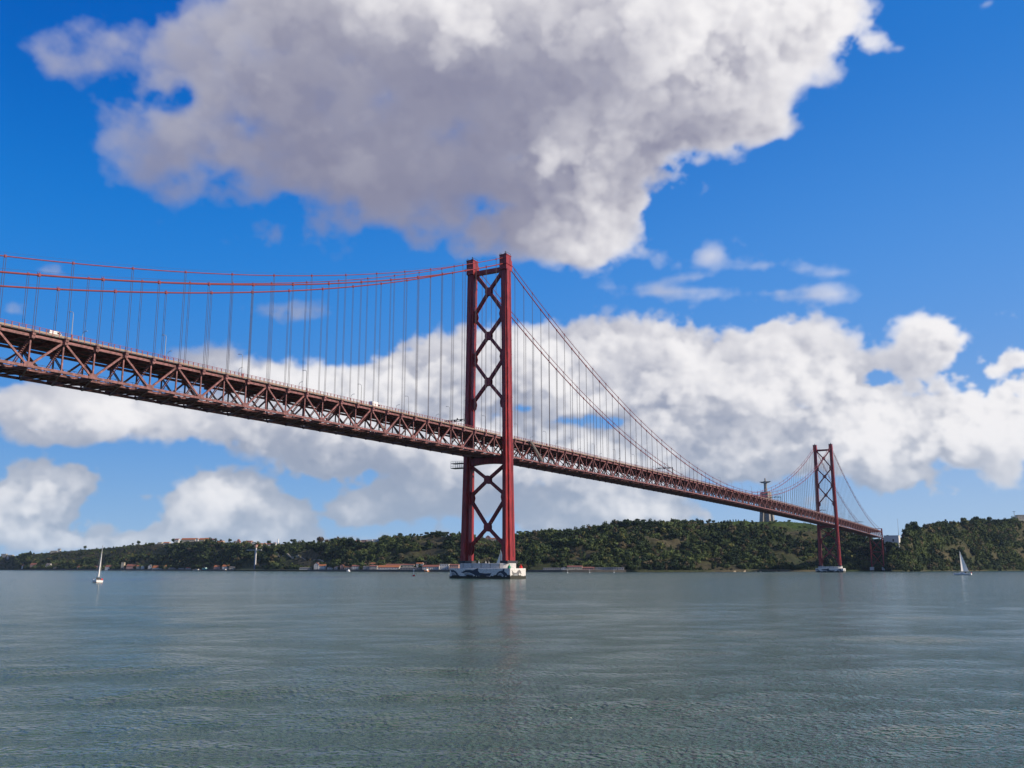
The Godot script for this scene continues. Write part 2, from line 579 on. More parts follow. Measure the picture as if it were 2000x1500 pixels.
func make_tower(s: float) -> void:
	var t := node(bridge, "tower")
	t.position = Vector3(s, 0, 0)
	var y0 := 10.1
	var y1 := 184.0
	for sd in [1.0, -1.0]:
		# cross-shaped shaft: a deep core with fins towards both spans that shrink upwards
		var h := Heap.new()
		var rings := []
		for k in 13:
			var y := lerpf(y0, y1, k / 12.0)
			var fin := lerpf(3.2, 0.12, pow(k / 12.0, 0.85))
			var a := 2.45
			var b := 2.2
			var c := 1.15
			var g := 0.16
			var pts := [[a, c], [a, b - g], [a - g, b], [-a + g, b], [-a, b - g], [-a, c], [-a - fin, c], [-a - fin, -c], [-a, -c], [-a, -b + g], [-a + g, -b], [a - g, -b], [a, -b + g], [a, -c], [a + fin, -c], [a + fin, c]]
			rings.append(ring_xz(pts, y, Vector3(0, 0, sd * leg_half(y))))
		h.loft(rings)
		part(t, "leg", h.done(), M.tower)
		# plinth, base plate and anchor ribs
		block(t, "plinth", Vector3(0, 9.4, sd * 13.95), Vector3(11.9, 1.5, 4.9), M.dark_steel)
		# collars where the shaft plates are spliced
		for k in 19:
			var y := lerpf(18.0, 174.0, k / 18.0)
			block(t, "splice_collar", Vector3(0, y, sd * leg_half(y)), Vector3(5.0, 0.3, 4.5), M.tower)
		var lad := node(t, "ladder")
		for dx in [0.5, 1.1]:
			bar(lad, "ladder_rail", Vector3(dx, 12.0, sd * (leg_half(12.0) + 2.42)), Vector3(dx, 182.0, sd * (leg_half(182.0) + 2.42)), 0.09, 0.09, M.dark_steel, Vector3.RIGHT)
		# saddle housing on top, with its rail and warning light
		var c := Vector3(0, 0, sd * 11.64)
		var sad := node(t, "saddle_housing")
		var hs := Heap.new()
		var prof := [[-3.5, 182.6], [3.0, 182.2], [3.7, 183.6], [3.7, 188.4], [2.4, 189.5], [2.2, 191.4], [-3.5, 191.4]]
		var r1 := []
		var r2 := []
		for p in prof:
			r1.append(Vector3(p[0], p[1], c.z - 2.4))
			r2.append(Vector3(p[0], p[1], c.z + 2.4))
		hs.loft([r1, r2])
		part(sad, "housing", hs.done(), M.tower)
		block(sad, "ledge", Vector3(0.1, 185.9, c.z), Vector3(7.9, 0.35, 5.5), M.tower)
		block(sad, "top_cap", Vector3(-0.6, 191.6, c.z), Vector3(6.2, 0.5, 5.2), M.tower)
		for k in 4:
			var rx: float = [-3.2, 2.0, -3.2, 2.0][k]
			var rz: float = [-2.2, -2.2, 2.2, 2.2][k]
			bar(sad, "rail_post", Vector3(rx, 191.8, c.z + rz), Vector3(rx, 193.0, c.z + rz), 0.14, 0.14, M.dark_steel)
		for k in 2:
			bar(sad, "rail", Vector3(-3.2, 193.0, c.z + [-2.2, 2.2][k]), Vector3(2.0, 193.0, c.z + [-2.2, 2.2][k]), 0.12, 0.12, M.dark_steel)
		block(sad, "light_box", Vector3(-0.5, 192.4, c.z), Vector3(1.4, 1.4, 1.4), M.dark_steel)
		bar(sad, "light_mast", Vector3(-0.5, 193.0, c.z), Vector3(-0.5, 194.6, c.z), 0.4, 0.4, M.dark_steel)
		for k in 5:
			block(sad, "bolt_plate", Vector3(3.85, 184.0 + k * 1.0, c.z), Vector3(0.35, 0.45, 4.0), M.tower)
	# struts between the legs
	var top := Heap.new()
	top.loft([strut_ring(-11.64 + 2.2, 181.2, 184.8, 1.3), strut_ring(-7.0, 182.2, 184.8, 1.3), strut_ring(7.0, 182.2, 184.8, 1.3), strut_ring(11.64 - 2.2, 181.2, 184.8, 1.3)])
	part(t, "portal_strut", top.done(), M.tower)
	var low := Heap.new()
	var rings2 := []
	for k in 9:
		var q := lerpf(-1.0, 1.0, k / 8.0)
		rings2.append(strut_ring(q * 11.2, 66.0 - 0.9 * q * q, 69.4, 1.9))
	low.loft(rings2)
	part(t, "deck_strut", low.done(), M.tower)
	# crossed braces: each bar is a pair of plates tied by lacing
	for X in [[183.6, 155.8, 170.8], [155.8, 129.5, 143.2], [129.5, 101.8, 115.0], [66.0, 46.3, 56.7], [46.3, 17.0, 29.2]]:
		var za := leg_half(X[0]) - 2.1
		var zc := leg_half(X[1]) - 2.1
		var mid := Vector3(0, X[2], 0)
		for sd in [1.0, -1.0]:
			laced_brace(t, Vector3(0, X[0] - 1.2, sd * za), mid, true)
			laced_brace(t, mid, Vector3(0, X[1] + 1.2, sd * zc), false)
		# plates where they cross and where they meet the legs
		var g := Heap.new()
		var oct := []
		for k in 8:
			var w := TAU * (k + 0.5) / 8.0
			oct.append([cos(w) * 2.3, sin(w) * 2.6])
		for sx in [-1.15, 1.15]:
			var a := []
			var b := []
			for p in oct:
				a.append(Vector3(sx - 0.1, X[2] + p[1], p[0]))
				b.append(Vector3(sx + 0.1, X[2] + p[1], p[0]))
			g.loft([a, b])
		part(t, "centre_gusset", g.done(), M.tower)
	for y in [155.8, 129.5, 101.8, 46.3, 17.0]:
		for sd in [1.0, -1.0]:
			var g := Heap.new()
			var z0: float = sd * (leg_half(y) - 2.0)
			for sx in [-1.15, 1.15]:
				var a := []
				var b := []
				for p in [[0.0, -4.2], [-1.7, -2.6], [-2.3, 0.0], [-1.7, 2.6], [0.0, 4.2]]:
					a.append(Vector3(sx - 0.12, y + p[1], z0 + sd * p[0]))
					b.append(Vector3(sx + 0.12, y + p[1], z0 + sd * p[0]))
				g.loft([a, b])
			part(t, "leg_gusset", g.done(), M.tower)
	# work platform hung outside the far leg under the deck
	if s == 0.0:
		var p := node(t, "work_platform")
		block(p, "platform_floor", Vector3(-1.5, 64.2, -19.5), Vector3(5.0, 0.35, 8.0), M.dark_steel)
		block(p, "platform_roof", Vector3(-1.5, 67.0, -19.5), Vector3(5.0, 0.25, 8.0), M.dark_steel)
		for k in 6:
			for sx in [-3.9, 0.9]:
				bar(p, "platform_post", Vector3(sx, 64.2, -23.4 + k * 1.56), Vector3(sx, 68.2, -23.4 + k * 1.56), 0.14, 0.14, M.grey_steel)
		for sx in [-3.9, 0.9]:
			bar(p, "platform_rail", Vector3(sx, 65.3, -23.4), Vector3(sx, 65.3, -15.6), 0.12, 0.12, M.grey_steel)
			bar(p, "platform_rail", Vector3(sx, 68.2, -23.4), Vector3(sx, 68.2, -15.6), 0.12, 0.12, M.grey_steel)

func strut_ring(z: float, ya: float, yb: float, half: float) -> Array:
	return [Vector3(-half, ya, z), Vector3(-half, yb, z), Vector3(half, yb, z), Vector3(half, ya, z)]

func laced_brace(t: Node3D, a: Vector3, b: Vector3, open: bool) -> void:
	var h := Heap.new()
	var side := Vector3(1, 0, 0)
	for sx in [-1.0, 1.0]:
		h.box(bar_at(a + side * sx, b + side * sx, 0.28, 1.45, (b - a).cross(side)))
	var n := 8
	for k in n:
		var p := a.lerp(b, (k + 0.5) / n)
		var q := a.lerp(b, (k + 1.3) / n) if k < n - 1 else p
		for e in [-0.6, 0.6]:
			var o: Vector3 = (b - a).cross(side).normalized() * e
			h.box(bar_at(p + o - side, q + o + side, 0.34, 0.08, (b - a).cross(side)))
	part(t, "cross_brace", h.done(), M.tower)

func make_cables() -> void:
	for sd in [1.0, -1.0]:
		for upper in [false, true]:
			var pts := []
			var hand := []
			var s := -SIDE
			while s <= SPAN + SIDE + 0.1:
				pts.append(Vector3(s, cable_y(s, upper), sd * CAB))
				hand.append(Vector3(s, cable_y(s, upper) + 1.15, sd * CAB))
				s += BAY * 0.5
			var r := []
			r.resize(pts.size())
			r.fill(0.19 if upper else 0.31)
			var h := Heap.new()
			h.tube(pts, r, 8)
			part(bridge, "main_cable", h.done(), M.cable)
			r.fill(0.028)
			var h2 := Heap.new()
			h2.tube(hand, r, 4)
			part(bridge, "hand_rope", h2.done(), M.rope)
	# hangers in pairs: even bays from the lower cable, odd bays from the upper one
	var pair := Heap.new()
	for dx in [-0.34, 0.34]:
		pair.tube([Vector3(dx, 0, 0), Vector3(dx, 1, 0)], [0.078, 0.078], 5)
	var pair_mesh := pair.done()
	var ladder := Heap.new()
	for dx in [-0.34, 0.34]:
		ladder.box(Transform3D(Basis().scaled(Vector3(0.16, 1.6, 0.16)), Vector3(dx, 0.1, 0)))
	ladder.box(Transform3D(Basis().scaled(Vector3(0.8, 0.9, 0.72)), Vector3(0, 0, 0)))
	var band_mesh := ladder.done()
	var list := []
	for k in range(-40, 129):
		var s := k * BAY
		if k == 0 or k == 88 or s < -SIDE + 20.0 or s > SPAN + SIDE - 50.0:
			continue
		for sd in [1.0, -1.0]:
			var upper: bool = absi(k) % 2 == 1
			var top := cable_y(s, upper)
			if top - zt(s) < 2.2:
				continue
			list.append([Vector3(s, 0, sd * CAB).distance_to(Vector3(EYE.x, 0, EYE.z)), s, sd, top, upper])
	list.sort_custom(func(a, b): return a[0] < b[0])
	var rest := Heap.new()
	var n := 0
	for e in list:
		# only those in view and a little beyond
		if e[1] < -345.0:
			continue
		var y0 := zt(e[1]) + 0.6
		var t := Transform3D(Basis().scaled(Vector3(1, e[3] - y0, 1)), Vector3(e[1], y0, e[2] * CAB))
		n += 1
		if n <= 295:
			part(bridge, "suspender", pair_mesh, M.rope, t)
			var slope := (cable_y(e[1] + 1.0, e[4]) - cable_y(e[1] - 1.0, e[4])) * 0.5
			part(bridge, "cable_band", band_mesh, M.cable, Transform3D(Basis(Vector3(0, 0, 1), atan(slope)).scaled_local(Vector3.ONE * (0.75 if e[4] else 1.0)), Vector3(e[1], e[3], e[2] * CAB)))
		else:
			for dx in [-0.34, 0.34]:
				rest.box(Transform3D(Basis().scaled(Vector3(0.12, e[3] - y0, 0.12)), Vector3(e[1] + dx, (e[3] + y0) * 0.5, e[2] * CAB)))
	if rest.v.size():
		var o := part(bridge, "far_suspenders", rest.done(), M.rope)
		o.set_meta("kind", "stuff")

const K0 := -31
const K1 := 130

func top_pt(k: int, sd: float) -> Vector3:
	return Vector3(k * BAY, zt(k * BAY), sd * HALF)

func low_pt(k: int, sd: float) -> Vector3:
	return Vector3(k * BAY, zb(k * BAY), sd * HALF)

func make_truss(sd: float) -> void:
	var t := node(bridge, "stiffening_truss")
	var last := 90 if sd > 0.0 else 24
	var m: Material = M.truss
	var far := Heap.new()
	for k in range(K0, K1):
		var near := k < last
		var a := top_pt(k, sd)
		var b := top_pt(k + 1, sd)
		var c := low_pt(k, sd)
		var d := low_pt(k + 1, sd)
		var odd := absi(k) % 2 == 1
		var bars := [["top_chord", a, b, 0.7, 0.84], ["bottom_chord", c, d, 0.7, 0.86], ["post", c, a, 0.42, 0.50], ["diagonal", a if odd else c, d if odd else b, 0.55, 0.64]]
		for e in bars:
			var off := Vector3(0, 0, sd * (0.004 if e[0] == "diagonal" else 0.009 if e[0] == "post" else 0.0))
			if near:
				bar(t, e[0], e[1] + off, e[2] + off, e[3], e[4], m, Vector3.UP if e[0] != "post" else Vector3.RIGHT)
			else:
				far.box(bar_at(e[1] + off, e[2] + off, e[3], e[4], Vector3.UP if e[0] != "post" else Vector3.RIGHT))
		# a bracket at each top joint carries the hanger; plates join the bars below
		if absi(k) > 0 and absi(k - 88) > 0:
			var bt := Transform3D(Basis().scaled(Vector3(1.5, 1.9, 2.2)), a + Vector3(0, -0.12, sd * 0.55))
			if near:
				part(t, "hanger_bracket", bracket(), M.truss, Transform3D(Basis().scaled(Vector3(1.0, 1.0, sd)), a))
			else:
				far.box(bt)
		if not odd:
			var pt := Transform3D(Basis().scaled(Vector3(2.5, 1.5, 0.92)), c + Vector3(0, 0.35, 0))
			if near:
				part(t, "joint_plate", plate(), m, Transform3D(Basis(), c))
			else:
				far.box(pt)
	if far.v.size():
		var o := part(t, "far_truss_bays", far.done(), m)
		o.set_meta("kind", "stuff")

var _bracket: ArrayMesh
var _plate: ArrayMesh

func bracket() -> ArrayMesh:
	if _bracket == null:
		var h := Heap.new()
		h.box(Transform3D(Basis().scaled(Vector3(1.05, 1.7, 1.9)), Vector3(0, -0.15, 0.45)))
		h.box(Transform3D(Basis().scaled(Vector3(1.35, 0.2, 2.5)), Vector3(0, 0.92, 0.62)))
		h.box(Transform3D(Basis().scaled(Vector3(1.5, 1.1, 0.25)), Vector3(0, -0.5, 0.42)))
		h.box(Transform3D(Basis().scaled(Vector3(1.1, 0.9, 0.5)), Vector3(0, 0.45, 1.45)))
		_bracket = h.done()
	return _bracket

func plate() -> ArrayMesh:
	if _plate == null:
		var h := Heap.new()
		for z in [-0.47, 0.47]:
			var a := []
			var b := []
			for p in [[-1.7, -0.45], [-1.7, 0.35], [-0.9, 1.35], [0.9, 1.35], [1.7, 0.35], [1.7, -0.45]]:
				a.append(Vector3(p[0], p[1], z - 0.03))
				b.append(Vector3(p[0], p[1], z + 0.03))
			h.loft([a, b])
		_plate = h.done()
	return _plate

func make_floor() -> void:
	var road := node(bridge, "road_deck")
	var rail := node(bridge, "rail_deck")
	var far := Heap.new()
	var stringers := Heap.new()
	var walk := Heap.new()
	# a sway frame in every bay: laced struts from both top joints down to the middle of the floor
	var sway_meshes := []
	for sd in [1.0, -1.0]:
		var sway := Heap.new()
		var a := Vector3(0, -0.9, sd * 9.9)
		var b := Vector3(0, -9.0, sd * 2.2)
		for dx in [-0.38, 0.38]:
			sway.box(bar_at(a + Vector3(dx, 0, 0), b + Vector3(dx, 0, 0), 0.16, 0.32, Vector3(0, sd * 0.7, 0.7)))
		for k in 15:
			var p := a.lerp(b, (k + 0.5) / 15.0)
			sway.box(bar_at(p - Vector3(0.38, 0, 0), p + Vector3(0.38, 0, 0), 0.26, 0.2))
		sway_meshes.append(sway.done())
	for k in range(K0, K1):
		var s := k * BAY
		var y := zt(s)
		var y2 := zt(s + BAY)
		var a := Vector3(s, y, 0)
		var b := Vector3(s + BAY, y2, 0)
		var near := k < 90
		var at_tower := k == 0 or k == -1 or k == 88 or k == 87
		var wide := 20.2 if at_tower else 22.3
		if near:
			bar(road, "road_slab", a + Vector3.UP * 1.05, b + Vector3.UP * 1.05, wide, 0.3, M.asphalt)
			bar(road, "floor_beam", Vector3(s, y + 0.40, -10.9), Vector3(s, y + 0.40, 10.9), 0.4, 0.95, M.truss)
			bar(rail, "cross_girder", Vector3(s, y - 9.9, -10.1), Vector3(s, y - 9.9, 10.1), 0.5, 1.3, M.truss)
			bar(rail, "track_slab", a + Vector3(0, -9.35, 0), b + Vector3(0, -9.35, 0), 9.6, 0.3, M.truss)
			for sm in sway_meshes:
				part(rail, "sway_strut", sm, M.truss, Transform3D(Basis(), Vector3(s, y, 0)))
			for sd in [1.0, -1.0]:
				bar(rail, "lateral_brace", Vector3(s, y - 10.25 + 0.02 * sd, sd * 10.2), Vector3(s + BAY * 0.5, (y + y2) * 0.5 - 10.25 + 0.02 * sd, 0.0), 0.42, 0.4, M.truss)
				bar(rail, "lateral_brace", Vector3(s + BAY, y2 - 10.25 + 0.02 * sd, sd * 10.2), Vector3(s + BAY * 0.5, (y + y2) * 0.5 - 10.27 + 0.02 * sd, 0.0), 0.42, 0.4, M.truss)
		else:
			far.box(bar_at(a + Vector3.UP * 1.05, b + Vector3.UP * 1.05, wide, 0.3))
			far.box(bar_at(a + Vector3(0, -9.35, 0), b + Vector3(0, -9.35, 0), 12.6, 0.3))
			far.box(bar_at(Vector3(s, y + 0.40, -10.9), Vector3(s, y + 0.40, 10.9), 0.5, 1.25))
			far.box(bar_at(Vector3(s, y - 9.9, -10.1), Vector3(s, y - 9.9, 10.1), 0.5, 1.3))
		for z in [-8.4, -2.8, 2.8, 8.4]:
			stringers.box(bar_at(a + Vector3(0, 0.70, z), b + Vector3(0, 0.70, z), 0.26, 0.38))
		for z in [-4.6, -1.6, 1.6, 4.6]:
			stringers.box(bar_at(a + Vector3(0, -9.75, z), b + Vector3(0, -9.75, z), 0.35, 0.5))
		for z in [-7.4, 7.4]:
			walk.box(bar_at(a + Vector3(0, -9.2, z), b + Vector3(0, -9.2, z), 0.9, 0.12))
			walk.box(bar_at(a + Vector3(0, -8.05, z), b + Vector3(0, -8.05, z), 0.09, 0.09))
			walk.box(bar_at(a + Vector3(0, -8.6, z), b + Vector3(0, -8.6, z), 0.06, 0.06))
			for q in 5:
				var p := a.lerp(b, q / 5.0)
				walk.box(bar_at(p + Vector3(0, -9.2, z), p + Vector3(0, -8.05, z), 0.08, 0.08))
	part(road, "stringers", stringers.done(), M.truss).set_meta("kind", "stuff")
	part(rail, "walkway_railing", walk.done(), M.dark_steel).set_meta("kind", "stuff")
	part(road, "far_floor_bays", far.done(), M.truss).set_meta("kind", "stuff")
	# edge of the roadway: pale parapet panels between red posts, with two hand rails
	var gap := BAY / 5.0
	var n := 0
	var far_posts := Heap.new()
	var far_panels := Heap.new()
	for i in range(K0 * 5, K1 * 5):
		var s := i * gap
		if absf(s + gap * 0.5) < 4.2 or absf(s + gap * 0.5 - SPAN) < 4.2:
			continue
		var y := zt(s)
		var y2 := zt(s + gap)
		n += 1
		for sd in [1.0, -1.0]:
			var z: float = sd * 11.22
			var p := bar_at(Vector3(s + 0.14, y + 1.56, z), Vector3(s + gap - 0.14, y2 + 1.56, z), 0.16, 0.66)
			var q := bar_at(Vector3(s, y + 0.95, z), Vector3(s, y + 2.95, z), 0.2, 0.24, Vector3.RIGHT)
			if sd > 0.0 and n <= 298:
				part(road, "parapet_panel", unit_box, M.deck_edge, p)
				part(road, "railing_post", unit_box, M.rail_red, q)
			else:
				far_panels.box(p)
				far_posts.box(q)
	part(road, "far_parapet_panels", far_panels.done(), M.deck_edge).set_meta("kind", "stuff")
	part(road, "far_railing_posts", far_posts.done(), M.rail_red).set_meta("kind", "stuff")
	for sd in [1.0, -1.0]:
		for e in [[2.42, 0.09], [2.92, 0.13]]:
			for run in [[K0 * BAY, -4.5], [4.5, SPAN - 4.5], [SPAN + 4.5, K1 * BAY]]:
				var pts := []
				var rr := []
				var s: float = run[0]
				while s < run[1]:
					pts.append(Vector3(s, zt(s) + e[0], sd * 11.22))
					rr.append(e[1] * 0.55)
					s += BAY
				pts.append(Vector3(run[1], zt(run[1]) + e[0], sd * 11.22))
				rr.append(e[1] * 0.55)
				var h := Heap.new()
				h.tube(pts, rr, 5)
				part(road, "hand_rail", h.done(), M.rail_red)
	# maintenance stair leaning against the truss just past the nearer tower
	var st := node(bridge, "access_stair")
	var up := Vector3(30.0, zt(30.0) + 1.6, 11.9)
	var dn := Vector3(45.5, zt(45.5) - 9.0, 11.9)
	for dz in [-0.1, 1.0]:
		bar(st, "stair_string", up + Vector3(0, 0, dz), dn + Vector3(0, 0, dz), 0.14, 1.1, M.stair_steel)
	for k in 22:
		var p := up.lerp(dn, (k + 0.5) / 22.0)
		block(st, "stair_tread", p + Vector3(0, 0, 0.45), Vector3(0.7, 0.07, 0.95), M.stair_steel)
	block(st, "stair_landing", up + Vector3(-1.6, -0.2, 0.45), Vector3(3.2, 0.2, 1.3), M.stair_steel)
	# small hoist cradle hanging inside the near truss
	var hoist := node(bridge, "inspection_cradle")
	block(hoist, "cradle", Vector3(-117.0, zb(-117.0) + 2.6, 10.0), Vector3(3.4, 1.1, 1.6), M.stair_steel)
	for dx in [-1.4, 1.4]:
		bar(hoist, "cradle_rope", Vector3(-117.0 + dx, zb(-117.0) + 3.1, 10.0), Vector3(-117.0 + dx, zt(-117.0), 10.0), 0.08, 0.08, M.dark_steel)

func make_bent() -> void:
	# the braced steel bent where the cables come down to the far anchorage
	var t := node(bridge, "cable_bent")
	var s := SPAN + SIDE - 12.0
	for sd in [1.0, -1.0]:
		bar(t, "bent_leg", Vector3(s, 8.0, sd * 10.9), Vector3(s, zb(s), sd * 10.9), 2.2, 2.2, M.tower, Vector3.RIGHT)
		block(t, "bent_footing", Vector3(s, 5.5, sd * 10.9), Vector3(7.5, 6.0, 7.0), M.pier)
		bar(t, "cable_post", Vector3(s, zt(s) - 10.0, sd * 11.7), Vector3(s, zt(s) + 6.5, sd * 11.7), 2.4, 2.0, M.tower, Vector3.RIGHT)
		bar(t, "cross_brace", Vector3(s, 10.0, sd * 10.0), Vector3(s, 36.0, -sd * 10.0), 0.9, 0.9, M.tower)
		bar(t, "cross_brace", Vector3(s + 0.02, 38.0, sd * 10.0), Vector3(s + 0.02, 62.0, -sd * 10.0), 0.9, 0.9, M.tower)
	bar(t, "bent_strut", Vector3(s, 37.0, -10.0), Vector3(s, 37.0, 10.0), 1.2, 1.4, M.tower)
	bar(t, "cross_beam", Vector3(s, zt(s) + 7.0, -12.5), Vector3(s, zt(s) + 7.0, 12.5), 0.9, 0.9, M.tower)

# ---------------------------------------------------------------- piers
func stadium(hx: float, hz: float, cut: float) -> Array:
	var pts := []
	for k in 24:
		var w := TAU * k / 24.0
		pts.append([cos(w) * hx, sin(w) * hx + (hz - hx) * signf(sin(w) + 1e-6)])
	return pts

func make_piers() -> void:
	for e in [[0.0, "white concrete pier painted with dolphins under the nearer red tower"], [SPAN, "white concrete pier with dark mural under the farther red tower"]]:
		var s: float = e[0]
		var p := thing("bridge_pier", e[1], "pier", Vector3(s, 0, 0), "bridge piers in the river")
		var h := Heap.new()
		var b := 0.25
		var hx := 9.2
		var hz := 20.0
		var pts := [[-hx + b, -hz], [hx - b, -hz], [hx, -hz + b], [hx, hz - b], [hx - b, hz], [-hx + b, hz], [-hx, hz - b], [-hx, -hz + b]]
		h.loft([ring_xz(pts, -6.0), ring_xz(pts, 5.75), ring_xz(pts.map(func(q): return [q[0] * 0.985, q[1] * 0.993]), 5.9)])
		part(p, "lower_block", h.done(), M.pier_low)
		var h2 := Heap.new()
		var sp := stadium(7.4, 17.6, 0.0)
		h2.loft([ring_xz(sp, 5.9), ring_xz(sp, 8.55), ring_xz(sp.map(func(q): return [q[0] * 0.98, q[1] * 0.99]), 8.7)])
		part(p, "upper_block", h2.done(), M.pier)
		for k in 5:
			block(p, "joint_fin", Vector3(-7.42, 7.25, -12.0 + k * 6.0), Vector3(0.1, 2.6, 0.22), M.quay_stone)
		# tide line of weed, ragged above
		var rng := RandomNumberGenerator.new()
		rng.seed = 55
		for face in 4:
			var run: float = [hz, hx, hz, hx][face]
			var edge := []
			var q := -run
			edge.append([-run - 0.006, -1.0])
			while q < run:
				edge.append([q, 1.75 + rng.randf_range(-0.25, 0.45) + 0.3 * sin(q * 0.7)])
				q += rng.randf_range(0.35, 0.9)
			edge.append([run + 0.006, 1.6])
			edge.append([run + 0.006, -1.0])
			edge.reverse()
			var o: Vector3 = [Vector3(-hx, 0, 0), Vector3(0, 0, hz), Vector3(hx, 0, 0), Vector3(0, 0, -hz)][face]
			var ax: Vector3 = [Vector3(0, 0, 1), Vector3(1, 0, 0), Vector3(0, 0, -1), Vector3(-1, 0, 0)][face]
			part(p, "weed_band", outline(edge, o + ax.cross(Vector3.UP) * 0.004, ax, Vector3.UP, 0.008), M.algae)
		# painted dolphins: u along the face, v up
		var ax := Vector3(0, 0, 1)
		var o2 := Vector3(-hx - 0.004, 0, 0)
		for d in MURAL:
			part(p, d[0], outline(d[2], o2 + Vector3(-0.004 * d[3], 0, 0), ax, Vector3.UP, 0.004), M[d[1]])
		for d in MURAL_SIDE:
			part(p, d[0], outline(d[2], Vector3(0, 0, hz + 0.004 + 0.004 * d[3]), Vector3(1, 0, 0), Vector3.UP, 0.004), M[d[1]])
	for e in [["red conical light beacon on the nearer pier's sunlit ledge", "red_lamp", Vector3(5.2, 5.9, 18.9)], ["green light beacon at the nearer pier's corner ledge", "green_lamp", Vector3(-8.5, 5.9, 18.9)]]:
		var bcn := thing("light_beacon", e[0], "beacon", e[2], "light beacons on the pier")
		var hh := Heap.new()
		hh.tube([Vector3(0, 0, 0), Vector3(0, 0.9, 0), Vector3(0, 1.4, 0), Vector3(0, 1.7, 0)], [0.95, 0.9, 0.55, 0.25], 12)
		part(bcn, "body", hh.done(), M[e[1]])
		var hl := Heap.new()
		hl.tube([Vector3(0, 1.7, 0), Vector3(0, 2.2, 0), Vector3(0, 2.35, 0)], [0.18, 0.2, 0.05], 10)
		part(bcn, "lantern", hl.done(), M[e[1]])

const MURAL := [
	["painted_dolphin", "mural_dark", [[-19.4, 5.5], [-18.6, 4.9], [-17.5, 5.0], [-16.0, 4.4], [-14.6, 3.2], [-13.8, 1.7], [-15.2, 1.9], [-16.2, 3.2], [-17.4, 3.9], [-18.5, 3.5], [-19.1, 4.2]], 0],
	["painted_belly", "mural_light", [[-18.6, 3.3], [-17.4, 3.7], [-16.3, 2.9], [-15.6, 1.8], [-18.4, 1.8]], 1],
	["painted_dolphin", "mural_dark", [[-12.2, 3.6], [-10.6, 4.2], [-9.2, 4.9], [-6.6, 5.05], [-4.2, 4.75], [-2.2, 5.7], [-0.6, 6.0], [-1.0, 4.6], [0.2, 3.4], [3.6, 3.0], [7.8, 3.2], [7.0, 1.7], [-2.6, 1.7], [-4.0, 2.6], [-6.4, 3.4], [-9.0, 3.6], [-10.8, 3.2]], 0],
	["painted_belly", "mural_light", [[-10.4, 3.0], [-8.8, 3.3], [-6.4, 3.1], [-4.4, 2.4], [-3.6, 1.8], [-9.4, 1.8]], 1],
	["painted_dolphin", "mural_dark", [[9.4, 1.7], [10.8, 2.3], [11.8, 3.6], [13.2, 4.4], [14.9, 4.6], [15.6, 5.7], [16.3, 5.5], [16.2, 4.2], [17.6, 3.2], [18.8, 1.7], [15.8, 1.7], [15.2, 2.6], [14.0, 3.4], [12.6, 3.0], [11.8, 1.9]], 0],
	["painted_belly", "mural_light", [[12.0, 1.9], [12.7, 2.8], [14.0, 3.1], [15.0, 2.5], [15.5, 1.8]], 1],
]
const MURAL_SIDE := [
	["painted_dolphin", "mural_grey", [[-7.8, 5.4], [-6.8, 4.5], [-5.0, 3.5], [-2.2, 3.4], [-0.4, 4.6], [1.4, 5.1], [3.0, 4.2], [3.9, 2.9], [2.8, 2.6], [2.0, 3.6], [0.8, 2.4], [-0.6, 1.7], [-6.0, 1.7], [-7.0, 2.8]], 0],
	["painted_belly", "mural_light", [[-5.2, 2.1], [-3.6, 2.9], [-1.4, 2.9], [-0.6, 2.1], [-2.6, 1.8]], 1],
]

const ORDINAL := ["first", "second", "third", "fourth", "fifth", "sixth", "seventh", "eighth", "ninth", "tenth"]

